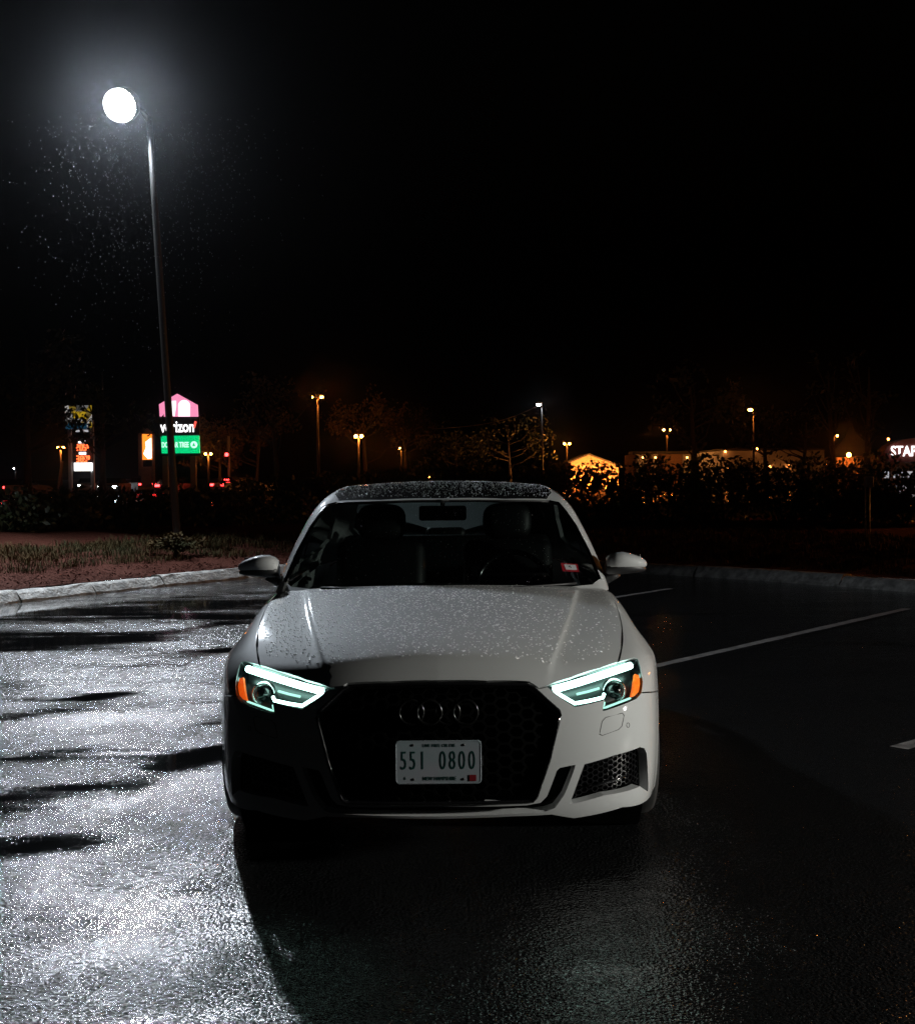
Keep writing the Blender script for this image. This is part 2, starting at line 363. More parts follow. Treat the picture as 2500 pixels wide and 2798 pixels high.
def shrub(name, c, r, n, size, m, label, cat, group=None, stem=True):
    e = empty(name, tuple(c)); tag(e, label, cat, group)
    mb = MB(); leafball(mb, (0, 0, r[2] * .55), (r[0], r[1], r[2] * .55), n, size, 1, 8); mb.build('foliage', m, e)
    st = MB()
    for _ in range(6):
        a = random.uniform(0, 6.28); st.tube([(0, 0, -.15), (math.cos(a) * r[0] * .3, math.sin(a) * r[1] * .3, r[2] * .5), (math.cos(a) * r[0] * .55, math.sin(a) * r[1] * .55, r[2] * .85)], [.03, .02, .008], 5)
    st.build('stem', 'bark', e); return e
c0 = at(487, 1490, 19.0); shrub('low_shrub', (c0[0], c0[1], .34), (.45, .38, .22), 1500, .035, 'grass', 'low rounded shrub standing out of the ground cover on the left', 'shrub')
# dark hedge along the back of the bed
ORD = ['first', 'second', 'third', 'fourth', 'fifth', 'sixth', 'seventh', 'eighth', 'ninth', 'tenth']
for k, (px_, d, h, w) in enumerate([(-140, 23, .95, 1.5), (60, 24, .92, 1.6), (215, 24.5, .98, 1.4), (350, 25, .95, 1.4), (480, 25.5, 1.0, 1.5), (610, 26, 1.0, 1.4), (745, 27, 1.1, 1.6), (900, 27.5, 1.35, 1.6), (1050, 28, 1.4, 1.6), (1200, 28, 1.4, 1.7), (1360, 28, 1.42, 1.6), (1510, 27.5, 1.42, 1.6), (1660, 27, 1.4, 1.7), (1820, 26.5, 1.38, 1.6), (1980, 26, 1.38, 1.6), (2140, 25.5, 1.36, 1.6), (2300, 25, 1.33, 1.6), (2460, 24, 1.3, 1.6), (2620, 23.5, 1.3, 1.6)]):
    p = ray(px_, 1400)[0] * d
    shrub('hedge_shrub', (p, d, .22), (w * .72, .75, h), 1500 if k < 7 else 2600, .07 if k < 7 else .06, 'leaf', ('dark hedge shrub behind the kerb, %s from the left' % ORD[k]) if k < 10 else ('dark hedge shrub behind the kerb, %s from the right' % ORD[18 - k]), 'shrub', 'dark shrubs of the hedge behind the lot')
# ---------------------------------------------------------------- road and verge beyond the hedge
sheet('road', [(-160, 62), (160, 62), (160, 132), (-160, 132)], -.02, 'asphalt')
sheet('store_lot', [(5, 134), (160, 134), (160, 260), (5, 260)], -.02, 'asphalt')
# ---------------------------------------------------------------- lamp posts of the lot
P_ = math.pi
def lot_lamp(base, top, head, m, label, aim, group=None):
    base, top, head = map(np.array, (base, top, head)); e = empty('parking_lot_lamp', tuple(base)); tag(e, label, 'street lamp', group); top, head = top - base, head - base
    MB().tube([top * t for t in np.linspace(0, 1, 6)], [.062, .059, .056, .053, .05, .047], 12).build('pole', 'pole_lot', e)
    MB().lathe([(.2, -.3), (.2, .03), (.17, .06), (0, .06)], (0, 0, 0), 'Z', 20).build('concrete_base', 'granite', e)
    d = head - top; MB().tube([top - np.array([0, 0, .05]), top + d * .25 + np.array([0, 0, .05]), top + d * .6 + np.array([0, 0, .08])], [.05, .04, .04], 10).build('arm', 'pole_lot', e)
    n = np.array(aim) / np.linalg.norm(aim); a_ = np.cross(n, [0, 0, 1.]); a_ /= np.linalg.norm(a_); b_ = np.cross(a_, n)
    def disc(prof, m_, nm, k=24, asp=.8):
        vs = [head + n * q + (a_ * math.cos(2 * P_ * i / k) + b_ * asp * math.sin(2 * P_ * i / k)) * r for r, q in prof for i in range(k)]
        MB().add(vs, [(j * k + i, j * k + (i + 1) % k, (j + 1) * k + (i + 1) % k, (j + 1) * k + i) for j in range(len(prof) - 1) for i in range(k)] + [tuple(range((len(prof) - 1) * k, len(prof) * k))]).build(nm, m_, e)
    disc([(.325, .045), (.335, .045), (.335, -.06), (.28, -.14), (.16, -.19)], 'pole_lot', 'lamp_housing')
    disc([(.31, 0), (.27, .008), (.15, .016), (.05, .018)], m, 'lamp_lens', 16)
    return e
LB, LT, LH = at(486, 1480, 20), at(407, 320, 20), at(331, 286, 20)
LB = np.array([LB[0], 20, .3])
lot_lamp(LB, LT, LH, 'lamp', 'tall grey lamp post with a blazing white lamp at upper left', (-.45, -.8, -.4))
lot_lamp((LAMP2_POS[0] + 1.0, LAMP2_POS[1] - .3, 0), (LAMP2_POS[0] + .6, LAMP2_POS[1] - .2, LAMP2_POS[2] - .1), LAMP2_POS, 'lamp_right', 'low post light of the lot standing right of the camera, out of view', (-.8, -.58, -.1))
# falling rain lit by the tall lamp
rd = MB()
for _ in range(1800):
    px_, py_ = random.gauss(400, 150), 290 + random.gammavariate(2, 125); dd = random.uniform(14.5, 20.5)
    if px_ < -50 or px_ > 1000 or py_ > 1150: continue
    p = at(px_, py_, dd); r = random.uniform(.0018, .0042); rd.ball(p, (r, r, r * random.uniform(1.8, 3.2)), 5, 4)
o = rd.build('falling_rain', 'rain'); tag(o, 'raindrops falling through the light of the tall lamp', 'rain', kind='stuff')
# ---------------------------------------------------------------- far lamps
GL = 'orange lamps beyond the road'
def twin(px_, py_, d, gap, label, pole_to=-.1, m='sodium', pm='pole_dark', r=.22):
    c = at(px_, py_, d); e = empty('twin_lamp', (c[0], c[1], -.05)); tag(e, label, 'street lamp', GL); h = c[2] + .05
    MB().tube([(0, 0, 0), (0, 0, h * .5), (0, 0, h)], [.11, .09, .07], 8).build('pole', pm, e); MB().tube([(-gap, 0, h + .1), (0, 0, h), (gap, 0, h + .1)], .05, 6).build('crossarm', pm, e)
    for s in (-1, 1):
        MB().ball((s * gap, 0, h + .22), (.2, .2, .06), 10, 6).build('lamp_hood', pm, e); MB().ball((s * gap, 0, h + .06), (r * .62, r * .62, r * .55), 10, 6).build('lamp_lens', m, e)
    return e
def single(px_, py_, d, dx, label, m='sodium', r=.24, pm='pole_dark'):
    c = at(px_, py_, d); e = empty('single_lamp', (c[0] + dx, c[1], -.05)); tag(e, label, 'street lamp', GL if m == 'sodium' else None); h = c[2] + .05
    MB().tube([(0, 0, 0), (0, 0, h * .5), (0, 0, h - .3)], [.11, .09, .07], 8).build('pole', pm, e); MB().tube([(0, 0, h - .3), (0, 0, h + .1), (-dx, 0, h + .15)], .05, 6).build('arm', pm, e)
    MB().ball((-dx, 0, h + .16), (.36, .3, .12), 10, 6).build('lamp_hood', pm, e); MB().ball((-dx, 0, h), (r * .85, r * .7, r * .6), 10, 6).build('lamp_lens', m, e); return e
twin(3750, 1010, 24, .3, 'orange lamp post beyond the right edge of the lot, out of view', m='sodium_near')
twin(868, 1087, 92, .30, 'highest of the twin orange lamps, left of centre above the trees', r=.2)
twin(980, 1194, 100, .22, 'twin orange lamps close together, second from the left above the car roof')
twin(1549, 1214, 140, .28, 'twin orange lamps above the brightly lit gable', r=.2)
twin(1822, 1176, 140, .34, 'twin orange lamps above the low building with lit piers', r=.2)
twin(2278, 1192, 150, .42, 'twin pale orange lamps near the right edge, above the lit shop window', r=.2)
twin(166, 1226, 110, .22, 'twin orange lamps beside the fuel price sign', r=.2)
twin(569, 1242, 116, .24, 'small twin orange lamps just right of the tall shop sign', r=.18)
single(2050, 1119, 105, .26, 'single orange lamp on a tall post above the pale building')
single(1091, 1224, 160, .25, 'single small warm lamp among the trees left of centre', r=.2)
single(1472, 1105, 115, .3, 'single cool white lamp high above the car roof', m='cool', r=.24)
single(38, 1280, 150, .2, 'tiny white lamp at the far left edge', m='cool', r=.1)
# ---------------------------------------------------------------- signs
def panel(name, px0, py0, px1, py1, d, m, e, th=.12, dy=0):
    a, b = at(px0, py1, d), at(px1, py0, d); o_ = e.location
    return MB().box(((a[0] + b[0]) / 2 - o_[0], d - o_[1] + dy, (a[2] + b[2]) / 2 - o_[2]), (abs(b[0] - a[0]), th, abs(b[2] - a[2])), bev=.01).build(name, m, e)
def local(px_, py_, d, e): p = at(px_, py_, d); return Vector((p[0] - e.location[0], p[1] - e.location[1], p[2] - e.location[2]))
D = 85; e = empty('fuel_price_sign', (at(218, 1300, D)[0], D, -.05)); tag(e, 'fuel price sign with red prices and a picture panel at far left', 'sign')
M['sgn_img'] = None
m = bpy.data.materials.new('picture_panel'); m.use_nodes = True; nt = m.node_tree; b = nt.nodes['Principled BSDF']
tc = nt.nodes.new('ShaderNodeTexCoord'); vo = nt.nodes.new('ShaderNodeTexVoronoi'); vo.inputs['Scale'].default_value = 2.2; nt.links.new(tc.outputs['Object'], vo.inputs['Vector'])
cr = nt.nodes.new('ShaderNodeValToRGB'); els = cr.color_ramp.elements; els[0].color = (.5, .5, .48, 1); els[1].color = (.35, .35, .36, 1); q = els.new(.45); q.color = (.5, .32, .01, 1); q = els.new(.62); q.color = (.05, .05, .04, 1); q = els.new(.3); q.color = (.55, .52, .5, 1)
nt.links.new(vo.outputs['Color'], cr.inputs[0]); nt.links.new(cr.outputs[0], b.inputs['Emission Color']); nt.links.new(cr.outputs[0], b.inputs['Base Color']); b.inputs['Emission Strength'].default_value = .55; M['sgn_img'] = m
M['s_yellow'] = emit('sign_yellow', (.8, .5, .02), .45); M['s_blue'] = emit('sign_blue', (.02, .12, .22), .35); M['s_white'] = emit('sign_white', (1, .97, .97), 2.2); M['s_grey'] = emit('sign_dim_white', (.8, .8, .85), .5)
M['s_red'] = emit('price_red', (1, .12, .03), 3.0); M['s_pink'] = emit('sign_pink', (1, .30, .52), 1.0); M['s_pale'] = emit('sign_pale_pink', (1, .9, .96), 1.5); M['s_green'] = emit('sign_green', (.0, .62, .20), 1.0); M['s_mint'] = emit('sign_mint', (.6, 1, .8), 1.2); M['s_check'] = emit('sign_red_tick', (1, .10, .07), 1.3); M['s_orange'] = emit('sign_orange', (1, .22, .02), 1.8)
panel('picture_panel', 179, 1107, 250, 1168, D, 'sgn_img', e); panel('blue_band', 179, 1155, 238, 1172, D, 's_blue', e, .1, -.03); panel('yellow_band', 202, 1124, 236, 1144, D, 's_yellow', e, .1, -.05)
for x0, x1 in ((203, 217), (225, 241)): panel('small_lettering', x0, 1174, x1, 1180, D, 's_grey', e)
panel('price_board', 199, 1198, 254, 1264, D, 'black', e, .2, .1)
SEG = {'0': 'abcdef', '1': 'bc', '2': 'abged', '3': 'abgcd', '5': 'afgcd', '8': 'abcdefg', '9': 'abcdfg'}
def seven(ch, x, y, w, h, d, e, m):
    P = {'a': ((0, 0), (1, 0)), 'b': ((1, 0), (1, .5)), 'c': ((1, .5), (1, 1)), 'd': ((0, 1), (1, 1)), 'e': ((0, .5), (0, 1)), 'f': ((0, 0), (0, .5)), 'g': ((0, .5), (1, .5))}; mb = MB()
    for k in SEG[ch]:
        (a, b), (c, q) = P[k]; mb.tube([local(x + a * w, y + b * h, d, e), local(x + c * w, y + q * h, d, e)], .045, 6)
    mb.build('price_digit', m, e)
for row, (txt, x0, y0) in enumerate((('205', 207, 1215), ('389', 209, 1246))):
    for k, chh in enumerate(txt): seven(chh, x0 + k * 9.5 + (2 if k else 0), y0, 6.5, 15, D - .25, e, 's_red')
    seven('9', x0 + 31, y0, 4, 8, D - .25, e, 's_red'); panel('price_caption', x0 + 7, y0 - 11, x0 + 26, y0 - 4, D - .2, 's_white', e, .05)
panel('white_panel', 203, 1264, 252, 1287, D, 's_white', e)
for px_ in (191, 252): p = local(px_, 1300, D, e); MB().box((p.x, .15, 2.7), (.22, .22, 5.4)).build('post', 'pole', e)
# tall shop sign: house shaped panel over two tenant panels
D = 72; e = empty('shopping_plaza_sign', (at(490, 1300, D)[0], D, -.05)); tag(e, 'tall lit plaza sign with pink gabled top and green panel', 'sign')
def pts(L, d=D): return [(local(x, y, d, e).x, local(x, y, d, e).z) for x, y in L]
MB().prism(pts([(436, 1105), (485, 1076), (539, 1106), (541, 1138), (438, 1138)]), -.15, .15).build('gabled_panel', 's_pink', e)
MB().prism(pts([(462, 1096), (483, 1095), (483, 1110), (479, 1137), (466, 1137)]), -.20, -.152).build('white_mark', 's_pale', e)
arch_ = [(489, 1138), (489, 1108)] + [(505 - 16 * math.cos(a), 1108 - 15 * math.sin(a)) for a in np.linspace(.2, 2.94, 9)] + [(521, 1108), (521, 1138)]
MB().prism(pts(arch_), -.20, -.152).build('white_mark', 's_pale', e)
MB().prism(pts([(434, 1141), (546, 1141), (546, 1188), (436, 1188)]), -.1, .15).build('tenant_panel', 'black', e)
p = local(486, 1167, D, e); text('tenant_name', 'verizon', .92, 's_white', e, Matrix.Translation((p.x, -.12, p.z)) @ FACE, .02, .70, .012)
MB().tube([local(530, 1169, D - .15, e), local(535, 1151, D - .15, e)], .07, 6).build('tick_mark', 's_check', e)
MB().prism(pts([(440, 1191), (544, 1190), (546, 1238), (443, 1239)]), -.1, .15).build('tenant_panel', 's_green', e)
p = local(480, 1216, D, e); text('tenant_name', 'DOLLAR TREE', .42, 's_mint', e, Matrix.Translation((p.x, -.12, p.z)) @ FACE, .02, .58, .012)
p = local(531, 1215, D, e); MB().lathe([(0, -.13), (.19, -.13), (.2, -.10)], (p.x, 0, p.z), 'Y', 20).build('tree_roundel', 's_mint', e); MB().prism([(p.x - .09, p.z - .08), (p.x + .09, p.z - .08), (p.x, p.z + .12)], -.15, -.135).build('roundel_mark', 's_green', e)
for px_ in (452, 528): p = local(px_, 1290, D, e); MB().box((p.x, .1, 1.4), (.3, .3, 2.8)).build('post', 'pole', e)
panel('sign_base', 440, 1238, 548, 1246, D, 'black', e)
# orange sign behind it
D = 96; e = empty('orange_sign', (at(405, 1300, D)[0], D, -.05)); tag(e, 'narrow glowing orange and white sign left of the plaza sign', 'sign')
panel('orange_panel', 390, 1186, 417, 1256, D, 's_orange', e); MB().prism(pts([(398, 1208), (414, 1196), (415, 1252), (405, 1254), (393, 1240), (400, 1222)], D), -.12, -.07).build('white_mark', 's_white', e)
MB().prism(pts([(380, 1184), (402, 1170), (419, 1184)], D), -.1, .1).build('gabled_top', 'wallb', e); panel('frame_side', 379, 1184, 388, 1300, D, 'wallb', e); panel('base_wall', 386, 1275, 414, 1330, D, 'wallb', e); panel('frame_side', 417, 1184, 422, 1330, D, 'wallb', e)
# traffic signal
D = 100; e = empty('traffic_signal', (at(626, 1300, D)[0], D, -.05)); tag(e, 'traffic signal showing red behind the white pickup', 'traffic light')
h = at(626, 1190, D)[2]; MB().tube([(0, 0, 0), (0, 0, h)], .1, 8).build('pole', 'pole', e); p = local(620, 1242, D, e); MB().box((p.x, 0, p.z - .2), (.34, .25, .9), bev=.04).build('signal_box', 'black', e); MB().ball((p.x, -.14, p.z), (.15, .08, .15), 10, 6).build('red_lens', 'tail', e)
p2 = local(585, 1248, D, e)
# ---------------------------------------------------------------- far vehicles
def far_car(px_, d, rz, m, label, tails=True, heads=False, brake=False, L=4.7):
    x = ray(px_, 1330)[0] * d; e = empty('far_car', (x, d, -.02), rz); tag(e, label, 'car')
    prof = [(-L / 2, .35), (-L / 2, .78), (-L / 2 + .1, .92), (-.9 - .2, 1.0), (L / 2 - .2, 1.02), (L / 2, .85), (L / 2, .35)]
    b_ = MB(); n = len(prof); vs = [(-.88, y, z) for y, z in prof] + [(.88, y, z) for y, z in prof]; b_.add(vs, [tuple(range(n)), tuple(range(2 * n - 1, n - 1, -1))] + [(i, (i + 1) % n, n + (i + 1) % n, n + i) for i in range(n)], False); b_.build('body', m, e)
    c = MB(); vs = []
    for y, z, w in ((-1.05, 1.0, .82), (-.45, 1.45, .66), (1.0, 1.45, .66), (1.75, 1.02, .80)): vs += [(-w, y, z), (w, y, z)]
    vs += [(-.82, -1.05, .98), (.82, -1.05, .98), (-.80, 1.75, .98), (.8, 1.75, .98)]
    c.add(vs, [(0, 1, 3, 2), (2, 3, 5, 4), (4, 5, 7, 6), (0, 2, 4, 6), (1, 7, 5, 3), (0, 6, 10, 8), (1, 9, 11, 7)], False); c.build('cabin', 'black_gloss', e)
    for sx in (-1, 1):
        for sy in (-1.4, 1.4): MB().lathe([(0, sx * .1), (.2, sx * .1), (.32, sx * .08), (.32, -sx * .1), (0, -sx * .1)], (sx * .82, sy, .33), 'X', 16).build('wheel', 'rubber', e)
        MB().box((sx * .62, L / 2 - .02, .86), (.36, .08, .16), bev=.02).build('tail_light', 'tail' if tails else 'red_lens', e)
        MB().box((sx * .62, -L / 2 + .02, .70), (.34, .08, .16), bev=.02).build('headlight', 'cool' if heads else 'chrome', e)
    if brake: MB().box((0, 1.62, 1.25), (.5, .06, .10), bev=.02).build('brake_light', 'tail', e)
    return e
P_ = math.pi
far_car(662, 100, P_ + math.radians(-38), 'white', 'white car with red brake lights on the road left of the sedan', brake=True, L=5.2)
far_car(476, 96, P_ - .05, 'pole_dark', 'dark car with two red tail lights below the plaza sign')
far_car(385, 118, P_ + .5, 'pole_dark', 'dark car with tail light below the orange sign')
far_car(312, 108, .03, 'pole_dark', 'oncoming car with white headlights right of the fuel sign', tails=False, heads=True)
far_car(238, 125, .25, 'pole_dark', 'oncoming car with a white headlight behind the fuel sign posts', tails=False, heads=True)
far_car(52, 90, P_ - .4, 'pole_dark', 'dark car with red tail lights at the far left edge')
# ---------------------------------------------------------------- shops across the road
def wbox(name, px0, py0, px1, py1, d, depth, m, e, z0=None):
    a, b = at(px0, py1, d), at(px1, py0, d); z0 = a[2] if z0 is None else z0; o_ = e.location
    return MB().box(((a[0] + b[0]) / 2 - o_[0], d + depth / 2 - o_[1], (z0 + b[2]) / 2 - o_[2]), (abs(b[0] - a[0]), depth, b[2] - z0)).build(name, m, e)
def wall_lamp(px_, py_, d, e, m='sodium_s', r=.16):
    p = local(px_, py_, d, e); f = MB().box((p.x, -.12 + d - e.location[1], p.z + .16), (.3, .2, .08)).build('wall_lamp', 'black', e); MB().ball((p.x, -.25 + d - e.location[1], p.z), (r, r, r), 8, 6).build('lamp_globe', m, f)
D = 120; e = empty('gabled_house', (at(1625, 1300, D)[0], D, -.05)); tag(e, 'small gabled building lit bright orange behind foliage', 'building')
def gpts(L): return [(local(x, y, D, e).x, local(x, y, D, e).z) for x, y in L]
MB().prism(gpts([(1560, 1262), (1608, 1243), (1690, 1272), (1690, 1345), (1560, 1345)]), 0, 6).build('wall', 'wallb', e)
MB().prism(gpts([(1552, 1262), (1608, 1239), (1700, 1274), (1700, 1278), (1608, 1243), (1552, 1266)]), -.5, 6.4).build('roof', 'roofing', e)
for px_ in (1585, 1625, 1662):
    p = local(px_, 1334, D, e); f = MB().box((p.x, -2.5, .35), (.8, .1, .8)).build('flood_lamp', 'black', e); MB().ball((p.x, -2.2, .42), (.3, .16, .14), 8, 6).build('lamp_globe', 'flood', f)
e2 = shrub('leafy_tree', (at(1640, 1300, D - 3.4)[0], D - 3.4, .3), (2.2, .7, 2.5), 260, .12, 'leaf_dry', 'loose leafy bush in front of the orange gable', 'shrub')
D = 128; e = empty('low_shop', (at(1815, 1300, D)[0], D, -.05)); tag(e, 'low dark building with orange lit piers right of the gabled one', 'building')
wbox('wall', 1735, 1240, 1890, 1345, D + 1, 8, 'wallb', e, -.0); wbox('canopy', 1728, 1232, 1898, 1241, D - .8, 3, 'roofing', e)
for x0, x1 in ((1742, 1768), (1783, 1797), (1868, 1887)): wbox('pier', x0, 1241, x1, 1345, D, .8, 'wallw', e, 0.0)
for px_ in (1755, 1790, 1876): wall_lamp(px_, 1250, D - .9, e, 'sodium_s', .10)
wall_lamp(1895, 1228, D - .9, e, 'sodium_s', .12)
D = 112; e = empty('pale_hall', (at(2110, 1300, D)[0], D, -.05)); tag(e, 'long pale building with four orange wall lamps', 'building')
wbox('wall', 1975, 1229, 2252, 1345, D, 12, 'wallw', e, 0.0); wbox('parapet', 1972, 1224, 2255, 1230, D - .15, 12.3, 'roofing', e)
for px_, py_ in ((1990, 1281), (2102, 1275), (2154, 1273), (2259, 1268)): wall_lamp(px_, py_, D, e, 'sodium_s', .10)
wall_lamp(1980, 1234, D, e, 'sodium_s', .09); wall_lamp(2067, 1226, D, e, 'sodium_s', .09)
wbox('doorway', 1994, 1274, 2022, 1335, D - .05, .3, 'black', e, 0.0)
for x0, x1 in ((2040, 2052), (2175, 2190), (2205, 2220)): wbox('window', x0, 1262, x1, 1296, D - .04, .2, 'glass', e)
wbox('corner_pier', 2260, 1258, 2272, 1345, D - .4, 1, 'wallb', e, 0.0)
D = 118; e = empty('brick_annex', (at(2318, 1300, D)[0], D, -.05)); tag(e, 'brick wall section lit orange between two dark tree trunks', 'building')
wbox('wall', 2285, 1249, 2350, 1277, D, 8, 'wallb', e); wbox('lintel', 2285, 1277, 2350, 1286, D - .2, 8.2, 'black', e); wbox('lower_wall', 2285, 1286, 2350, 1345, D - .1, 8, 'wallb', e, 0.0)
wall_lamp(2317, 1243, D - 1.6, e, 'sodium', .2)
D = 135; e = empty('office_store', (at(2470, 1300, D)[0], D, -.05)); tag(e, 'store with arched red canopy and white STAPLES lettering at right edge', 'building')
M['canopy_red'] = mat('red_canopy', (.16, .025, .015), .6)
wbox('wall', 2405, 1240, 2760, 1345, D + 2, 12, 'wallb', e, 0.0)
ar = [(2412, 1262)] + [(2520 - 108 * math.cos(a), 1240 - 44 * math.sin(a)) for a in np.linspace(0.1, P_ - .1, 14)] + [(2628, 1262)]
MB().prism([(local(x, y, D, e).x, local(x, y, D, e).z) for x, y in ar], -.2, 2).build('arched_canopy', 'canopy_red', e)
p = local(2489, 1234, D, e); text('store_lettering', 'STAPLES', 1.55, M['s_white'], e, Matrix.Translation((p.x, -.35, p.z)) @ FACE, .06, .80, .02)
for px_ in (2425, 2520): wall_lamp(px_, 1200, D - 3, e, 'sodium_s', .12)
for px_ in (2416, 2442, 2462, 2480, 2500): wbox('shop_window', px_, 1288, px_ + 13, 1306, D + 1.9, .3, 's_grey', e)
D = 150; e = empty('distant_house', (at(1190, 1300, D)[0], D, -.05)); tag(e, 'pale gable just showing above the car roof', 'building')
MB().prism([(local(x, y, D, e).x, local(x, y, D, e).z) for x, y in [(1180, 1310), (1193, 1297), (1212, 1311), (1212, 1345), (1180, 1345)]], 0, 5).build('wall', 'wallw', e); wbox('canopy', 1160, 1296, 1182, 1299, D, 2, 'wallw', e); wbox('post', 1170, 1299, 1176, 1345, D, .4, 'wallw', e, 0.); wall_lamp(1172, 1304, D - 1, e, 'sodium_s', .14)
# utility cabinet on two posts at right
D = 21; e = empty('utility_box', (at(2375, 1400, D)[0], D, .2)); tag(e, 'grey utility box on two thin posts above the hedge at right', 'utility box')
panel('box', 2363, 1302, 2384, 1331, D, 'pole', e, .12)
for px_ in (2364, 2376): p = local(px_, 1360, D, e); MB().tube([(p.x, 0, -.2), (p.x, 0, local(px_, 1330, D, e).z)], .012, 6).build('post', 'pole', e)
# leaning bollard-like pole at far left and overhead wire
D = 80; a, b = at(152, 1330, D), at(170, 1258, D); e = empty('leaning_pole', (a[0], D, -.05)); tag(e, 'thin leaning pole left of the fuel sign', 'pole'); MB().tube([(0, 0, 0), (b[0] - a[0], 0, b[2])], .08, 8).build('shaft', 'wallb', e)
a, b = at(1180, 1172, 70), at(1475, 1106, 115); wv = [a + (b - a) * t + np.array([0, 0, -.5 * math.sin(P_ * t)]) for t in np.linspace(0, 1, 14)]
o = MB().tube(wv, .016, 5).build('overhead_wire', 'pole'); tag(o, 'overhead wire running up to the cool white lamp', 'wire')
# ---------------------------------------------------------------- trees
def tree(px_, d, h, r, n, m, label, leaf=.16, base=0.0, bare=False):
    x = ray(px_, 1300)[0] * d; e = empty('tree', (x, d, base)); tag(e, label, 'tree', 'trees beyond the lot'); tr = MB(); t0 = .012 * h + .06; top = Vector((random.uniform(-.3, .3), 0, h * .55))
    tr.tube([(0, 0, -.2), (top.x * .4, 0, h * .28), top, (top.x * 1.3, .1, h * .85)], [t0 * 1.4, t0, t0 * .7, t0 * .2], 8); tips = []
    for k in range(11):
        a = random.uniform(0, 6.28); z0 = h * random.uniform(.28, .7); l = r * random.uniform(.6, 1.0); tp = Vector((math.cos(a) * l, math.sin(a) * l * .6, z0 + h * random.uniform(.12, .3))); mid = Vector((math.cos(a) * l * .45, math.sin(a) * l * .3, z0 + h * .06))
        tr.tube([(top.x * z0 / h, 0, z0), mid, tp], [t0 * .4, t0 * .25, t0 * .07], 5); tips.append(tp)
        for _ in range(3):
            q = mid.lerp(tp, random.uniform(.2, .9)); w = q + Vector((random.uniform(-.4, .4) * r, random.uniform(-.2, .2) * r, random.uniform(.05, .3) * r)); tr.tube([q, w], [t0 * .12, t0 * .04], 4)
    tr.build('trunk', 'bark', e)
    if n:
        cr_ = MB()
        for tp in tips: leafball(cr_, tp, (r * .42, r * .3, r * .40), n // 11, leaf, 1, 3)
        cr_.build('crown', m, e)
    return e
for a in [(760, 78, 8.0, 2.6, 500, 'leaf_dry', 'sparse tree right of the white car'), (600, 121, 6.5, 3.2, 1500, 'leaf_dry', 'amber lit tree behind the red traffic signal'), (700, 122, 7.0, 3.4, 1500, 'leaf_dry', 'amber lit tree right of the white car'), (1000, 108, 8.5, 3.2, 900, 'leaf_dry', 'tree lit amber below the second pair of lamps'), (1110, 165, 10, 4, 900, 'leaf_dry', 'dim tree round the small warm lamp'),
          (1250, 130, 7, 4, 900, 'leaf', 'dim wide tree above the car roof'), (1395, 120, 7, 4, 900, 'leaf', 'dim tree left of the cool white lamp post'), (1905, 60, 6.5, 2.2, 500, 'leaf', 'dark tree in front of the gap between the shops'), (2095, 70, 5.6, 2.4, 260, 'leaf', 'bare dark tree before the pale building'), (2190, 75, 5.2, 2.2, 260, 'leaf', 'smaller bare tree before the pale building'),
          (2280, 62, 7.5, 1.2, 120, 'leaf', 'dark trunk left of the orange brick wall'), (2366, 60, 7.5, 1.3, 120, 'leaf', 'dark trunk right of the orange brick wall'), (75, 60, 9, 3, 700, 'leaf', 'dark tree at the far left edge'), (280, 64, 8, 2.6, 500, 'leaf', 'dark tree between the two lit signs')]:
    tree(*a)

class Spl:                                      # natural cubic spline, linear outside
    def __init__(s, pts):
        x = np.array([p[0] for p in pts], float); y = np.array([p[1] for p in pts], float)
        n = len(x); h = np.diff(x); A = np.zeros((n, n)); r = np.zeros(n)
        A[0, 0] = A[-1, -1] = 1
        for i in range(1, n - 1):
            A[i, i - 1] = h[i - 1]; A[i, i] = 2 * (h[i - 1] + h[i]); A[i, i + 1] = h[i]
            r[i] = 6 * ((y[i + 1] - y[i]) / h[i] - (y[i] - y[i - 1]) / h[i - 1])
        s.x, s.y, s.m, s.h = x, y, np.linalg.solve(A, r), h
        s.s0 = (y[1] - y[0]) / h[0] - h[0] * (2 * s.m[0] + s.m[1]) / 6
        s.s1 = (y[-1] - y[-2]) / h[-1] + h[-1] * (2 * s.m[-1] + s.m[-2]) / 6
    def __call__(s, v):
        v = np.asarray(v, float); c = np.clip(v, s.x[0], s.x[-1])
        i = np.clip(np.searchsorted(s.x, c) - 1, 0, len(s.h) - 1)
        h = s.h[i]; a = (s.x[i + 1] - c) / h; b = (c - s.x[i]) / h
        o = a * s.y[i] + b * s.y[i + 1] + ((a ** 3 - a) * s.m[i] + (b ** 3 - b) * s.m[i + 1]) * h * h / 6
        return o + np.where(v < s.x[0], (v - s.x[0]) * s.s0, 0) + np.where(v > s.x[-1], (v - s.x[-1]) * s.s1, 0)

def smax(a, b, k):
    h = np.maximum(k - np.abs(a - b), 0) / k
    return np.maximum(a, b) + h * h * k * 0.25
def sstep(a, b, x):
    t = np.clip((x - a) / (b - a), 0, 1); return t * t * (3 - 2 * t)

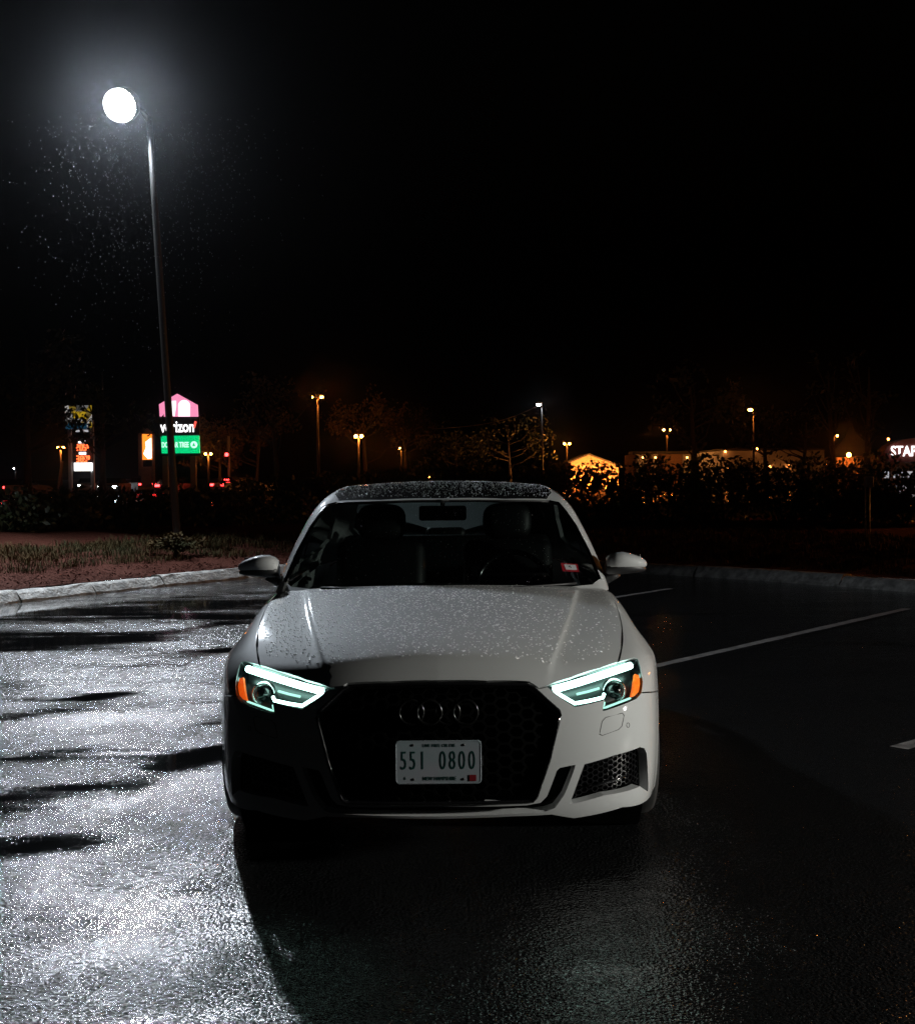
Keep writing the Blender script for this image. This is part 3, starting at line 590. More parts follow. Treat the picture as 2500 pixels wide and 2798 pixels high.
# ---------------------------------------------------------------- the car's lower body as an implicit solid (car coords: y runs back from the nose)
TC = Spl([(-.1, .655), (0.0, .700), (.08, .735), (.2, .777), (.4, .825), (.7, .872), (1.0, .912), (1.25, .938), (1.6, .955), (2.4, .965), (3.2, .985), (3.8, 1.02), (4.2, 1.02), (4.5, 1.0)])
TS = Spl([(-.1, .26), (.1, .24), (.4, .175), (.8, .125), (1.3, .10), (2.5, .09), (4.5, .12)])     # sideways fall of the top
CREASE = Spl([(.0, .372), (.116, .401), (.471, .481), (.9, .558), (1.3, .618)])                 # hood crease |x| at y
PLAN = Spl([(0, 0), (.15, .002), (.3, .012), (.45, .038), (.6, .090), (.7, .152), (.77, .225), (.825, .33), (.868, .50), (.90, .70)])
VERT = Spl([(.05, .09), (.14, .055), (.2, .022), (.26, .006), (.34, 0), (.44, .001), (.54, .014), (.62, .034), (.70, .066), (.78, .115), (.86, .18)])
WP = Spl([(.0, .79), (.4, .853), (.8, .885), (1.1, .888), (1.6, .884), (2.3, .886), (3.0, .886), (3.5, .893), (3.9, .875), (4.3, .80), (4.5, .74)])
WV = Spl([(.1, -.05), (.2, -.03), (.35, -.008), (.5, 0), (.62, -.002), (.68, -.012), (.73, -.036), (.78, -.054), (.84, -.062), (.92, -.085), (1.0, -.15)])
REAR = Spl([(0, 4.455), (.3, 4.44), (.6, 4.36), (.8, 4.2), (.9, 3.95)])
def g_body(p):
    x, y, z = p[..., 0], p[..., 1], p[..., 2]; a = np.abs(x)
    top = TC(y) - TS(y) * a * a
    xc = CREASE(y)
    t = np.clip((a - xc) / .16, 0, 1)
    fade = 1 - sstep(1.25, 1.5, y)
    top = top - fade * (.008 * np.where(a > xc, np.sqrt(np.clip(1 - (1 - np.minimum(t * 2.2, 1)) ** 2, 0, 1)) * (1 - t) ** 1.2, 0)) * sstep(0, .25, y)
    gt = (z - top) * .95
    pl = PLAN(a)
    gf = (pl + VERT(z) * (1 + .35 * a) - y) * .9
    flare = .012 * np.exp(-((np.hypot(y - .87, z - .32) - .39) / .05) ** 2) + .012 * np.exp(-((np.hypot(y - 3.51, z - .32) - .39) / .05) ** 2)
    gs = a - WP(y) - WV(z) - flare
    gr = y - REAR(a) + .25 * np.abs(z - .62) ** 2
    g = smax(smax(gf, gs, .10), gt, .085)
    return smax(smax(g, gr, .15), (.10 - z), .05)
# ---------------------------------------------------------------- the cabin
ROOF = Spl([(1.6, 1.245), (1.9, 1.308), (2.1, 1.345), (2.3, 1.373), (2.55, 1.392), (2.85, 1.396), (3.15, 1.378), (3.4, 1.34), (3.7, 1.27)])
CW = Spl([(1.2, .735), (1.6, .775), (2.0, .80), (2.5, .81), (3.1, .79), (3.6, .735), (4.0, .65)])
def g_cabin(p):
    x, y, z = p[..., 0], p[..., 1], p[..., 2]; a = np.abs(x)
    gw = ((1.20 + .52 * a * a + (z - .93) * 2.05 - .35 * (z - .93) ** 2) - y) * .44
    gr = z - (ROOF(y) - .085 * a * a)
    gs = (a - (CW(y) - .33 * (z - .95) - .32 * (z - .95) ** 2)) * .93
    gb = (y - (3.98 - .35 * a * a - (z - 1.02) * 1.9)) * .45
    return smax(smax(smax(gw, gs, .05), gr, .085), gb, .08)
def g_all(p): return np.minimum(g_body(p), np.where(p[..., 2] > .7, g_cabin(p), 9))

def hit(px, py, g, t0=3.9, t1=9.5, n=500):
    """photo pixels -> points of the surface g = 0, in car coordinates (nan where the ray misses)"""
    px = np.atleast_1d(np.asarray(px, float)); py = np.atleast_1d(np.asarray(py, float))
    d = ray(px, py); o = np.array([0, 0, CAM_H]) - CAR
    ts = np.linspace(t0, t1, n); best = np.full(len(px), np.nan); prev = None
    for t in ts:
        v = g(o + d * t)
        best = np.where(np.isnan(best) & (v < 0), t, best)
    hi = best.copy(); lo = best - (ts[1] - ts[0])
    for _ in range(24):
        m = (lo + hi) / 2; v = g(o + d * m[:, None]); hi = np.where(v < 0, m, hi); lo = np.where(v < 0, lo, m)
    return o + d * hi[:, None]

# ---------------------------------------------------------------- patches cut out of the implicit car body
class Star:
    def __init__(s, c, back=1, sc=.85): s.c = np.array(c); s.b = back; s.k = sc
    def to2d(s, P):
        d = np.asarray(P) - s.c; return np.stack([np.arctan2(d[:, 0], -d[:, 1] * s.b), np.arctan2(d[:, 2], np.hypot(d[:, 0], d[:, 1]))], -1) * s.k
    def to3d(s, Q, g):
        th, ph = Q[:, 0] / s.k, Q[:, 1] / s.k
        d = np.stack([np.cos(ph) * np.sin(th), -np.cos(ph) * np.cos(th) * s.b, np.sin(ph)], -1); lo = np.full(len(Q), .02); hi = np.full(len(Q), 3.0)
        for _ in range(34):
            m = (lo + hi) / 2; v = g(s.c + d * m[:, None]); hi = np.where(v > 0, m, hi); lo = np.where(v > 0, lo, m)
        return s.c + d * lo[:, None]
class Top:
    def __init__(s, z0=.5, z1=1.6): s.z = (z0, z1)
    def to2d(s, P): return np.asarray(P)[:, :2].copy()
    def to3d(s, Q, g):
        lo = np.full(len(Q), s.z[0]); hi = np.full(len(Q), s.z[1])
        for _ in range(34):
            m = (lo + hi) / 2; v = g(np.stack([Q[:, 0], Q[:, 1], m], -1)); hi = np.where(v > 0, m, hi); lo = np.where(v > 0, lo, m)
        return np.stack([Q[:, 0], Q[:, 1], lo], -1)
class Side:
    def __init__(s, sg=1): s.sg = sg
    def to2d(s, P): return np.asarray(P)[:, 1:].copy()
    def to3d(s, Q, g):
        lo = np.full(len(Q), .2); hi = np.full(len(Q), 1.3)
        for _ in range(34):
            m = (lo + hi) / 2; v = g(np.stack([s.sg * m, Q[:, 0], Q[:, 1]], -1)); hi = np.where(v > 0, m, hi); lo = np.where(v > 0, lo, m)
        return np.stack([s.sg * lo, Q[:, 0], Q[:, 1]], -1)
def grad(P, g, e=.0025):
    n = np.zeros_like(P)
    for k in range(3):
        d = np.zeros(3); d[k] = e; n[:, k] = g(P + d) - g(P - d)
    return n / np.maximum(np.linalg.norm(n, axis=1, keepdims=True), 1e-9)
def densify(P, step, closed=True):
    P = np.asarray(P, float); out = []; n = len(P)
    for i in range(n if closed else n - 1):
        a, b = P[i], P[(i + 1) % n]; k = max(1, int(round(np.linalg.norm(b - a) / step)))
        out += [a + (b - a) * j / k for j in range(k)]
    if not closed: out.append(P[-1])
    return np.array(out)
def inside(Q, poly):
    x, y = Q[:, 0], Q[:, 1]; r = np.zeros(len(Q), bool); n = len(poly)
    for i in range(n):
        x0, y0 = poly[i]; x1, y1 = poly[(i + 1) % n]
        if y0 == y1: continue
        r ^= ((y0 > y) != (y1 > y)) & (x < (x1 - x0) * (y - y0) / (y1 - y0) + x0)
    return r
def inset(L, d):
    L = np.asarray(L); a = np.roll(L, 1, 0); b = np.roll(L, -1, 0); t = b - a; t /= np.maximum(np.linalg.norm(t, axis=1, keepdims=True), 1e-9)
    n = np.stack([-t[:, 1], t[:, 0]], -1); A = np.sum(L[:, 0] * b[:, 1] - b[:, 0] * L[:, 1])
    return L + n * (d if A > 0 else -d)
def patch(name, chart, g, loops, mt, parent, sp=.016, step=None, lines=(), rim=.02, off=0.0, gap=.002, rim_mat=None, rim_dir=None):
    step = step or sp
    L2 = []
    for i, P in enumerate(loops):
        q = chart.to2d(densify(P, step)); L2.append(inset(q, gap if i == 0 else -gap) if gap else q)
    V = []; E = []
    for q in L2:
        o = len(V); V += list(q); E += [(o + i, o + (i + 1) % len(q)) for i in range(len(q))]
    for P in lines:
        q = chart.to2d(densify(P, step, False)); o = len(V); V += list(q); E += [(o + i, o + i + 1) for i in range(len(q) - 1)]
    B = np.array(V); lo = L2[0].min(0); hi = L2[0].max(0)
    gx = np.arange(lo[0], hi[0], sp); gy = np.arange(lo[1], hi[1], sp * .866)
    G = np.array([(x + (sp / 2 if j % 2 else 0), y) for j, y in enumerate(gy) for x in gx])
    ok = inside(G, L2[0])
    for q in L2[1:]: ok &= ~inside(G, q)
    G = G[ok]
    S0 = B[[e[0] for e in E]]; S1 = B[[e[1] for e in E]]
    if len(G):
        dm = np.full(len(G), 9.)
        for a, b in zip(S0, S1):
            d = b - a; t = np.clip(((G - a) @ d) / max(d @ d, 1e-12), 0, 1); dm = np.minimum(dm, np.hypot(*(G - a - t[:, None] * d).T))
        G = G[dm > sp * .55]
    allv = np.concatenate([B, G]) if len(G) else B
    r = delaunay_2d_cdt([Vector(p) for p in allv], E, [], 0, 1e-6)
    W = np.array([(v.x, v.y) for v in r[0]]); F = np.array([f for f in r[2] if len(f) == 3])
    c = W[F].mean(1); ok = inside(c, L2[0])
    for q in L2[1:]: ok &= ~inside(c, q)
    F = F[ok]
    P = chart.to3d(W, g); N = grad(P, g)
    P = P + N * off
    tri = P[F]; fn = np.cross(tri[:, 1] - tri[:, 0], tri[:, 2] - tri[:, 0]); flip = np.sum(fn * N[F].mean(1), 1) < 0
    F[flip] = F[flip][:, ::-1]
    verts = P; faces = [tuple(f) for f in F]; norms = [N[i] for f in F for i in f]; nf = len(faces)
    if rim:
        cnt = {}
        for f in F:
            for a, b in ((f[0], f[1]), (f[1], f[2]), (f[2], f[0])): cnt[(a, b)] = 1
        be = [(a, b) for (a, b) in cnt if (b, a) not in cnt]
        idx = sorted({i for e in be for i in e}); mp = {v: len(P) + k for k, v in enumerate(idx)}
        rd = -N[idx] if rim_dir is None else np.array(rim_dir)[None] * np.ones((len(idx), 1))
        verts = np.concatenate([P, P[idx] + rd * rim])
        for a, b in be:
            faces.append((b, a, mp[a], mp[b])); q = np.cross(P[a] - P[b], verts[mp[a]] - P[b]); q /= max(np.linalg.norm(q), 1e-9); norms += [q] * 4
    used = np.zeros(len(verts), bool)
    for f in faces:
        for i in f: used[i] = True
    remap = np.cumsum(used) - 1
    me = bpy.data.meshes.new(name); me.from_pydata(verts[used].tolist(), [], [tuple(int(remap[i]) for i in f) for f in faces])
    me.polygons.foreach_set('use_smooth', [True] * len(faces)); me.materials.append(M[mt])
    if rim_mat:
        me.materials.append(M[rim_mat]); mi = np.zeros(len(faces), np.int32); mi[nf:] = 1; me.polygons.foreach_set('material_index', mi)
    me.update()
    me.normals_split_custom_set([tuple(n) for n in norms])
    return link(bpy.data.objects.new(name, me), parent)
def surf_px(pts, g=None):
    p = np.array(pts, float); h = hit(p[:, 0], p[:, 1], g or g_body)
    if np.isnan(h).any(): print('MISS', [tuple(q) for q, k in zip(pts, h) if np.isnan(k[0])])
    return h[~np.isnan(h[:, 0])]
def both(chain):
    """right half from centre top to centre bottom -> closed symmetrical loop"""
    c = np.array(chain); c[0, 0] = 0; c[-1, 0] = 0; m = c[1:-1][::-1].copy(); m[:, 0] *= -1
    return np.concatenate([c, m])
def mir(c, s):
    c = np.array(c, float).copy(); c[:, 0] *= s; return c
def side_pts(yz, g=None, sg=1): return Side(sg).to3d(np.array(yz, float), g or g_body)
def top_pts(xy, g=None): return Top().to3d(np.array(xy, float), g or g_body)
def tube_on(pts, off, g=None):
    P = np.array(pts); return P + grad(P, g or g_body) * off

car = empty('parked_sedan', tuple(CAR))
tag(car, 'wet white sedan parked nose on in the middle of the lot, headlights glowing', 'car')
CH = Star((0, 1.1, .5))
# --- outlines on the body
grille = both(surf_px([(1196, 1869), (1330, 1870), (1440, 1872), (1456, 1879), (1527, 1943), (1530, 1956), (1500, 2080), (1466, 2178), (1455, 2190), (1330, 2194), (1196, 2196)]))
slot = both(surf_px([(1196, 2207), (1440, 2203), (1478, 2196), (1496, 2178), (1523, 2108), (1530, 2101), (1571, 2092), (1541, 2170), (1515, 2207), (1490, 2217), (1400, 2223), (1196, 2230)]))
intake = surf_px([(1598, 2091), (1680, 2066), (1748, 2044), (1760, 2047), (1766, 2060), (1769, 2110), (1770, 2162), (1748, 2147), (1650, 2172), (1558, 2197), (1578, 2145)])
lamp_px = [(1495, 1876), (1640, 1828), (1732, 1799), (1741, 1801), (1750, 1833), (1755, 1864), (1751, 1893), (1738, 1908), (1648, 1942), (1653, 1911), (1571, 1931), (1540, 1911)]
lampl = surf_px(lamp_px)
AC, AR = (.87, .322), .372
def arch(a0, a1, n, cy_=.87):
    return [(cy_ + AR * math.cos(math.radians(a)), AC[1] + AR * math.sin(math.radians(a))) for a in np.linspace(a0, a1, n)]
a_sh = 180 - math.degrees(math.asin((.56 - AC[1]) / AR)); a_lo = 180 - math.degrees(math.asin((.205 - AC[1]) / AR))
shut_b = side_pts(arch(a_sh, a_lo, 10))
seam = densify(np.array([lampl[6], (lampl[6] + shut_b[0]) / 2, shut_b[0]]), .03, False)
bumper = both(np.concatenate([surf_px([(1196, 1862), (1330, 1863), (1445, 1865), (1472, 1882)]), lampl[[0]], lampl[[11, 10, 9, 8, 7, 6]], seam[1:-1], shut_b,
                              surf_px([(1775, 2180), (1700, 2208), (1640, 2225), (1568, 2238), (1507, 2228), (1400, 2233), (1196, 2240)])]))
fb = patch('front_bumper', CH, g_body, [bumper, grille, slot, intake, mir(intake, -1)], 'paint', car, sp=.014, rim=.035)
hood_sh = np.concatenate([surf_px([(1688, 1811), (1697, 1775), (1699, 1720), (1696, 1699)]), top_pts([(.762, 1.0), (.768, 1.2), (.766, 1.40)])])
hood_loop = both(np.concatenate([surf_px([(1196, 1862), (1330, 1863), (1445, 1865), (1472, 1882)]), lampl[[0]], surf_px([(1560, 1854), (1640, 1828)]), hood_sh, top_pts([(.74, 1.43), (.6, 1.36), (.45, 1.295), (.25, 1.235), (0, 1.205)])]))
cre = top_pts([(float(CREASE(y)), y) for y in np.linspace(.10, 1.27, 40)])
hd = patch('hood', Top(), g_body, [hood_loop], 'paint', car, sp=.016, lines=[cre, mir(cre, -1)], rim=.012, off=.002)
fr = np.concatenate([hood_sh[:1], lampl[[2, 3, 4, 5, 6]], seam[1:-1], side_pts(arch(a_sh, -22, 26)), side_pts([(1.27, .20), (1.31, .20), (1.315, .40), (1.30, .60), (1.30, .75), (1.34, .84)]), top_pts([(.79, 1.45)]), hood_sh[:3:-1], hood_sh[3:0:-1]])
for s in (1, -1):
    patch('fender', CH, g_body, [mir(fr, s)], 'paint', car, sp=.016, rim=.02)
# doors, rear quarters, tail: the part of the car that a step to the side would show
for s in (1, -1):
    sd = Side(s)
    def sl(yz): return mir(side_pts(yz), s)
    d1 = patch('door', sd, g_body, [sl([(1.32, .24), (2.36, .24), (2.38, .60), (2.40, .905), (1.42, .89), (1.345, .83), (1.305, .75), (1.305, .60), (1.32, .40)])], 'paint', car, sp=.05, step=.03)
    d2 = patch('door', sd, g_body, [sl([(2.365, .24), (3.12, .24), (3.16, .45), (3.28, .66), (3.40, .92), (2.405, .905), (2.385, .60)])], 'paint', car, sp=.05, step=.03)
    for d, yy in ((d1, 2.2), (d2, 3.15)):
        x = float(side_pts([(yy, .80)])[0, 0]); MB().tube([(s * (x - .01), yy - .11, .80), (s * (x + .028), yy - .09, .802), (s * (x + .03), yy + .07, .805), (s * (x - .01), yy + .09, .805)], .011, 8).build('door_handle', 'paint', d)
    patch('rear_quarter_panel', sd, g_body, [sl([(3.125, .24)] + arch(198, -18, 26, 3.51) + [(3.98, .24), (4.0, .6), (4.0, .93), (3.41, .92), (3.285, .66), (3.165, .45)])], 'paint', car, sp=.05, step=.03)
    MB().box((s * .80, 2.25, .21), (.10, 1.95, .10), bev=.03).build('sill', 'black', car)
ST = Star((0, 3.3, .6), -1)
rq = np.array([(t, p) for t, p in [(-.88, -.42), (0, -.30), (.88, -.42), (.88, .26), (0, .30), (-.88, .26)]]) * ST.k
patch('rear_bumper', ST, g_body, [ST.to3d(densify(rq, .05), g_body)], 'paint', car, sp=.04)
tl = both(top_pts([(0, 3.72), (.66, 3.62), (.74, 3.9), (.70, 4.12), (.5, 4.19), (0, 4.24)]))
patch('trunk_lid', Top(), g_body, [tl], 'paint', car, sp=.04)
for s in (1, -1):
    tp = ST.to3d(np.array([(.55, .06), (.87, .05), (.87, .20), (.55, .22)]) * ST.k, g_body); patch('tail_light', ST, g_body, [mir(tp, s)], 'red_lens', car, sp=.04, off=.006)
# black inner structure so that no gap looks through the car
inner = MB(); inner.box((0, .80, .36), (1.10, .95, .40)); inner.box((0, 2.3, .28), (1.36, 1.95, .24)); inner.box((0, .42, .55), (1.02, .30, .16)); inner.box((0, 3.75, .45), (1.06, .9, .4)); inner.box((0, .95, .64), (1.2, .62, .16))
inner.build('underbody', 'black_matte', car)
for s in (1, -1):                                   # wheel wells
    for yy in (.87, 3.51):
        MB().lathe([(.05, .52 * s), (.375, .52 * s), (.385, .60 * s), (.385, .80 * s)], (0, yy, .325), 'X', 28).build('wheel_well', 'black_matte', car)
# --- wheels
def wheel(s, yy):
    w = MB(); R = .318
    w.lathe([(.225, s * -.09), (.265, s * -.105), (.30, s * -.108), (.314, s * -.09), (R, s * -.05), (R, s * .05), (.314, s * .09), (.30, s * .108), (.265, s * .105), (.225, s * .09)], (0, 0, 0), 'X', 40)
    t = w.build('tyre', 'rubber', None)
    r = MB(); r.lathe([(.228, s * -.08), (.21, s * -.06), (.21, s * .07), (.228, s * .092), (.215, s * .094), (.20, s * .075)], (0, 0, 0), 'X', 40)
    for k in range(5):
        a = 2 * math.pi * k / 5
        for da in (-.17, .17):
            c, q = math.cos(a + da), math.sin(a + da); c0, q0 = math.cos(a + da * .6), math.sin(a + da * .6)
            r.tube([(s * .065, c0 * .04, q0 * .04), (s * .075, c * .12, q * .12), (s * .082, c * .21, q * .21)], [.022, .017, .016], 6)
    r.lathe([(0, s * .085), (.05, s * .083), (.062, s * .06)], (0, 0, 0), 'X', 20)
    rm = r.build('rim', 'rim', None)
    p = bpy.data.objects.new('wheel', None); link(p, car); p.location = (s * .765, yy, .318); p.empty_display_size = .1
    t.parent = p; rm.parent = p
    dk = MB().lathe([(0, s * .02), (.155, s * .02), (.155, s * .0), (0, 0)], (0, 0, 0), 'X', 24).build('brake_disc', 'rim', p)
for s in (1, -1):
    for yy in (.87, 3.51): wheel(s, yy)
# --- grille
gr = patch('grille', CH, g_body, [grille], 'black_matte', car, sp=.03, off=-.055, rim=0, gap=0)
def honey(loop, name, parent, pitch, off, wall, depth, mt, flat=.8):
    q = CH.to2d(densify(loop, .02)); qi = inset(q, pitch * .30); lo, hi = q.min(0), q.max(0)
    Cs = [(x + (pitch * .75 if j % 2 else 0), y) for j, y in enumerate(np.arange(lo[1], hi[1], pitch * .433 * flat * 1.0)) for x in np.arange(lo[0], hi[0] + pitch, pitch * 1.5)]
    Cs = np.array(Cs); Cs = Cs[inside(Cs, qi)]
    ang = np.radians(np.arange(6) * 60); hx = np.stack([np.cos(ang), np.sin(ang) * flat], -1) * pitch * .5
    V2 = []; O = []; F = []
    for c in Cs:
        b = len(V2); V2 += list(c + hx) + list(c + hx * (1 - wall)) + list(c + hx * (1 - wall * 1.3)); O += [off] * 6 + [off] * 6 + [off - depth] * 6
        for k in range(6):
            k2 = (k + 1) % 6; F += [(b + k, b + k2, b + 6 + k2, b + 6 + k), (b + 6 + k, b + 6 + k2, b + 12 + k2, b + 12 + k)]
    P = CH.to3d(np.array(V2), g_body); P = P + grad(P, g_body) * np.array(O)[:, None]
    o = MB().add(P, F, False).build(name, mt, parent); o['kind'] = 'stuff'; return o
honey(grille, 'honeycomb_mesh', gr, .046, -.016, .20, .025, 'grille_black')
gf = tube_on(densify(grille, .02), .001)
MB().tube(list(gf) + [gf[0]], .0065, 8, False).build('grille_frame', 'black_gloss', gr)
sl_ = patch('lower_intake', CH, g_body, [slot], 'black_matte', car, sp=.03, off=-.05, rim=0, gap=0)
# badge: four interlocked black rings
yb = float(surf_px([(1188, 1945)])[0, 1]); zb = float(surf_px([(1188, 1945)])[0, 2])
for k in range(4):
    MB().lathe([(.043 + .006 * math.cos(a), .006 * math.sin(a)) for a in np.linspace(0, 2 * math.pi, 9)], ((k - 1.5) * .064, yb - .012 - (k % 2) * .003, zb), 'Y', 36).build('emblem_ring', 'ring_black', gr)
# side intakes with mesh, blade and fin
for s in (1, -1):
    ip = patch('side_intake', CH, g_body, [mir(intake, s)], 'black_matte', car, sp=.03, off=-.06, rim=0, gap=0)
    honey(mir(intake, s), 'intake_mesh', ip, .022, -.034, .22, .012, 'black_gloss')
    fin = mir(tube_on(surf_px([(1612, 2152), (1650, 2144), (1690, 2133), (1722, 2120)]), -.012), s)
    MB().tube(fin, [.002, .006, .006, .002], 8).build('intake_fin', 'black_gloss', ip)
# washer cover and tow-eye cover: fine seams on the bumper
for s in (1, -1):
    wl = surf_px([(1655, 1961), (1700, 1949), (1705, 1955), (1699, 1985), (1690, 1994), (1646, 2010), (1638, 2007), (1645, 1972)]); wl = mir(tube_on(densify(wl, .01), .0002), s)
    MB().tube(list(wl) + [wl[0]], .0013, 5, False).build('washer_cover_seam', 'black', fb)
    a = np.linspace(0, 2 * math.pi, 13)[:-1]; pc = mir(tube_on(surf_px([(1716 + 4 * math.cos(t), 1982 + 6.5 * math.sin(t)) for t in a]), .0002), s)
    MB().tube(list(pc) + [pc[0]], .0011, 5, False).build('sensor_seam', 'black', fb)
# --- headlights
def chain(px, off, s): return mir(tube_on(densify(surf_px(px), .012, False), off), s)
for s in (1, -1):
    hl = bpy.data.objects.new('headlight', None); link(hl, car); hl.empty_display_size = .1
    L = mir(lampl, s)
    patch('lens', CH, g_body, [L], 'lens', hl, sp=.016, rim=0, gap=.003, off=.001)
    patch('housing', CH, g_body, [L], 'reflector', hl, sp=.016, off=-.055, rim=0, gap=.002)
    lq = tube_on(densify(L, .012), -.004)
    li = tube_on(densify(L, .012), -.056); n = len(lq)
    MB().add(np.concatenate([lq, li]), [(i, (i + 1) % n, n + (i + 1) % n, n + i) for i in range(n)]).build('bezel', 'black_gloss', hl)
    d = MB(); d.tube(chain([(1517, 1879), (1580, 1860), (1650, 1837), (1727, 1811)], -.014, s), .0135, 10)
    d.build('daytime_light_bar', 'led', hl)
    d = MB(); d.tube(chain([(1517, 1884), (1545, 1902), (1574, 1920), (1612, 1913), (1652, 1903), (1656, 1892)], -.014, s), .0062, 8)
    d.build('daytime_light_hook', 'led', hl)
    d = MB(); d.tube(chain([(1584, 1887), (1615, 1879), (1646, 1869)], -.03, s), .0045, 8); d.build('inner_light_bar', 'led_glow', hl)
    d = MB(); d.tube(chain([(1658, 1915), (1656, 1934), (1700, 1917), (1732, 1905)], -.018, s), .004, 6); d.build('lower_reflector_glow', 'led_glow', hl)  # emissive tube stands in for LED light mirrored in the chrome reflector
    c = mir(tube_on(surf_px([(1697, 1868)]), -.052), s)[0]
    MB().lathe([(0, -.030), (.018, -.026), (.031, -.012), (.036, .01)], tuple(c), 'Y', 24).build('projector_lens', 'black_gloss', hl)
    MB().lathe([(.036, -.012), (.040, -.018), (.044, -.012), (.046, .01)], tuple(c), 'Y', 28).build('projector_ring', 'chrome', hl)
    amb = surf_px([(1738, 1838), (1749, 1842), (1753, 1864), (1749, 1889), (1738, 1901), (1729, 1904), (1733, 1885), (1736, 1860)])
    patch('side_marker', CH, g_body, [mir(amb, s)], 'amber', hl, sp=.012, off=-.008, rim=.01, gap=0)
# --- licence plate
pl = bpy.data.objects.new('license_plate', None); link(pl, car); pl.location = (0, -.014, .417); pl.rotation_euler = (math.radians(-4), 0, 0); pl.empty_display_size = .1
def rrect(w, h, r, n=5):
    return [(sx * (w / 2 - r) + r * math.cos(math.radians(a0 + 90 * k / n)), sz * (h / 2 - r) + r * math.sin(math.radians(a0 + 90 * k / n))) for sx, sz, a0 in ((1, 1, 0), (-1, 1, 90), (-1, -1, 180), (1, -1, 270)) for k in range(n + 1)]
MB().prism(rrect(.305, .152, .014), -.001, .003).build('plate_sheet', 'plate', pl)
rr_ = rrect(.299, .146, .011); MB().tube([(x, -.0004, z) for x, z in rr_] + [(rr_[0][0], -.0004, rr_[0][1])], .0014, 6, False).build('plate_rim', 'plate', pl)
for ch, x in zip('5510800', (-.122, -.090, -.056, .016, .050, .084, .119)):
    text('plate_number', ch, .094, 'plate_ink', pl, Matrix.Translation((x, -.0014, .003)) @ FACE, .0003, .54 if ch != '1' else .62, -.0008)
text('plate_motto', 'LIVE FREE OR DIE', .016, 'plate_ink', pl, Matrix.Translation((.003, -.0014, .058)) @ FACE, .0002, .95)
text('plate_state', 'NEW HAMPSHIRE', .019, 'plate_ink', pl, Matrix.Translation((.004, -.0014, -.058)) @ FACE, .0002, .8)
text('plate_month', '6', .016, 'plate_ink', pl, Matrix.Translation((-.118, -.0014, -.056)) @ FACE, .0002, .9)
MB().box((.121, -.002, -.056), (.024, .0006, .022)).build('plate_decal', 'red', pl)
for x, z in ((-.090, .060), (.090, .060), (-.088, -.060), (.088, -.060)):
    MB().lathe([(0, -.0016), (.0045, -.0012), (.0048, 0)], (x, -.001, z), 'Y', 10).build('plate_bolt', 'black', pl)
MB().box((0, .006, .417), (.32, .03, .03)).build('plate_bracket', 'black', car)
# --- cabin: roof shell with window openings
def cab_ring(z, n=160):
    th = np.linspace(-math.pi, math.pi, n, endpoint=False); c = np.array([0, 2.5, z]); d = np.stack([np.sin(th), -np.cos(th), np.zeros(n)], -1); lo = np.full(n, .1); hi = np.full(n, 3.)
    for _ in range(34):
        m = (lo + hi) / 2; v = g_cabin(c + d * m[:, None]); hi = np.where(v > 0, m, hi); lo = np.where(v > 0, lo, m)
    return c + d * lo[:, None]
ring = cab_ring(.885)
def ws_at(a, z): return [a, 1.20 + .52 * a * a + (z - .93) * 2.05 - .35 * (z - .93) ** 2, z]
wr = surf_px([(1196, 1366), (1380, 1367), (1500, 1369), (1526, 1374), (1546, 1398), (1572, 1435), (1609, 1506), (1640, 1582)], g_cabin)
wsl = both(np.concatenate([wr, top_pts([(.70, float(ws_at(.70, .915)[1])), (.5, ws_at(.5, .905)[1]), (.25, ws_at(.25, .905)[1]), (0, ws_at(0, .905)[1])], g_cabin)]))
rwl = both(top_pts([(0, 3.34), (.40, 3.32), (.52, 3.34), (.55, 3.42), (.60, 3.70), (.56, 3.82), (0, 3.97)], g_cabin))
sw1 = [(1.66, .945), (2.33, .955), (2.30, 1.29), (2.24, 1.285), (2.05, 1.20), (1.83, 1.06)]
sw2 = [(2.42, .957), (3.20, .985), (3.42, 1.04), (3.30, 1.16), (3.08, 1.255), (2.80, 1.30), (2.40, 1.295)]
rpl = both(top_pts([(0, wr[0, 1] + .02), (wr[1, 0], wr[1, 1] + .02), (wr[2, 0] - .01, wr[2, 1] + .024), (.575, 2.26), (.565, 2.5), (.53, 2.9), (.48, 3.2), (.40, 3.27), (0, 3.28)], g_cabin))
holes = [wsl, rwl, rpl]
for s in (1, -1):
    for sw in (sw1, sw2): holes.append(mir(side_pts(densify(sw, .03), g_cabin), s))
rf = patch('roof', Top(.7, 1.6), g_cabin, [ring] + holes, 'paint', car, sp=.016, step=.014, rim=.015, gap=0)
rp = patch('roof_panel', Top(.7, 1.6), g_cabin, [rpl], 'black_gloss', car, sp=.03, off=-.001, rim=.01, gap=.001)
wsg = patch('windshield', Top(.7, 1.6), g_cabin, [wsl], 'glass', car, sp=.03, off=-.004, rim=0, gap=0)
rwg = patch('rear_window', Top(.7, 1.6), g_cabin, [rwl], 'glass', car, sp=.03, off=-.004, rim=0, gap=0)
for s in (1, -1):
    for sw in (sw1, sw2): patch('side_window', Side(s), g_cabin, [mir(side_pts(densify(sw, .03), g_cabin), s)], 'glass', car, sp=.04, off=-.004, rim=0, gap=0)
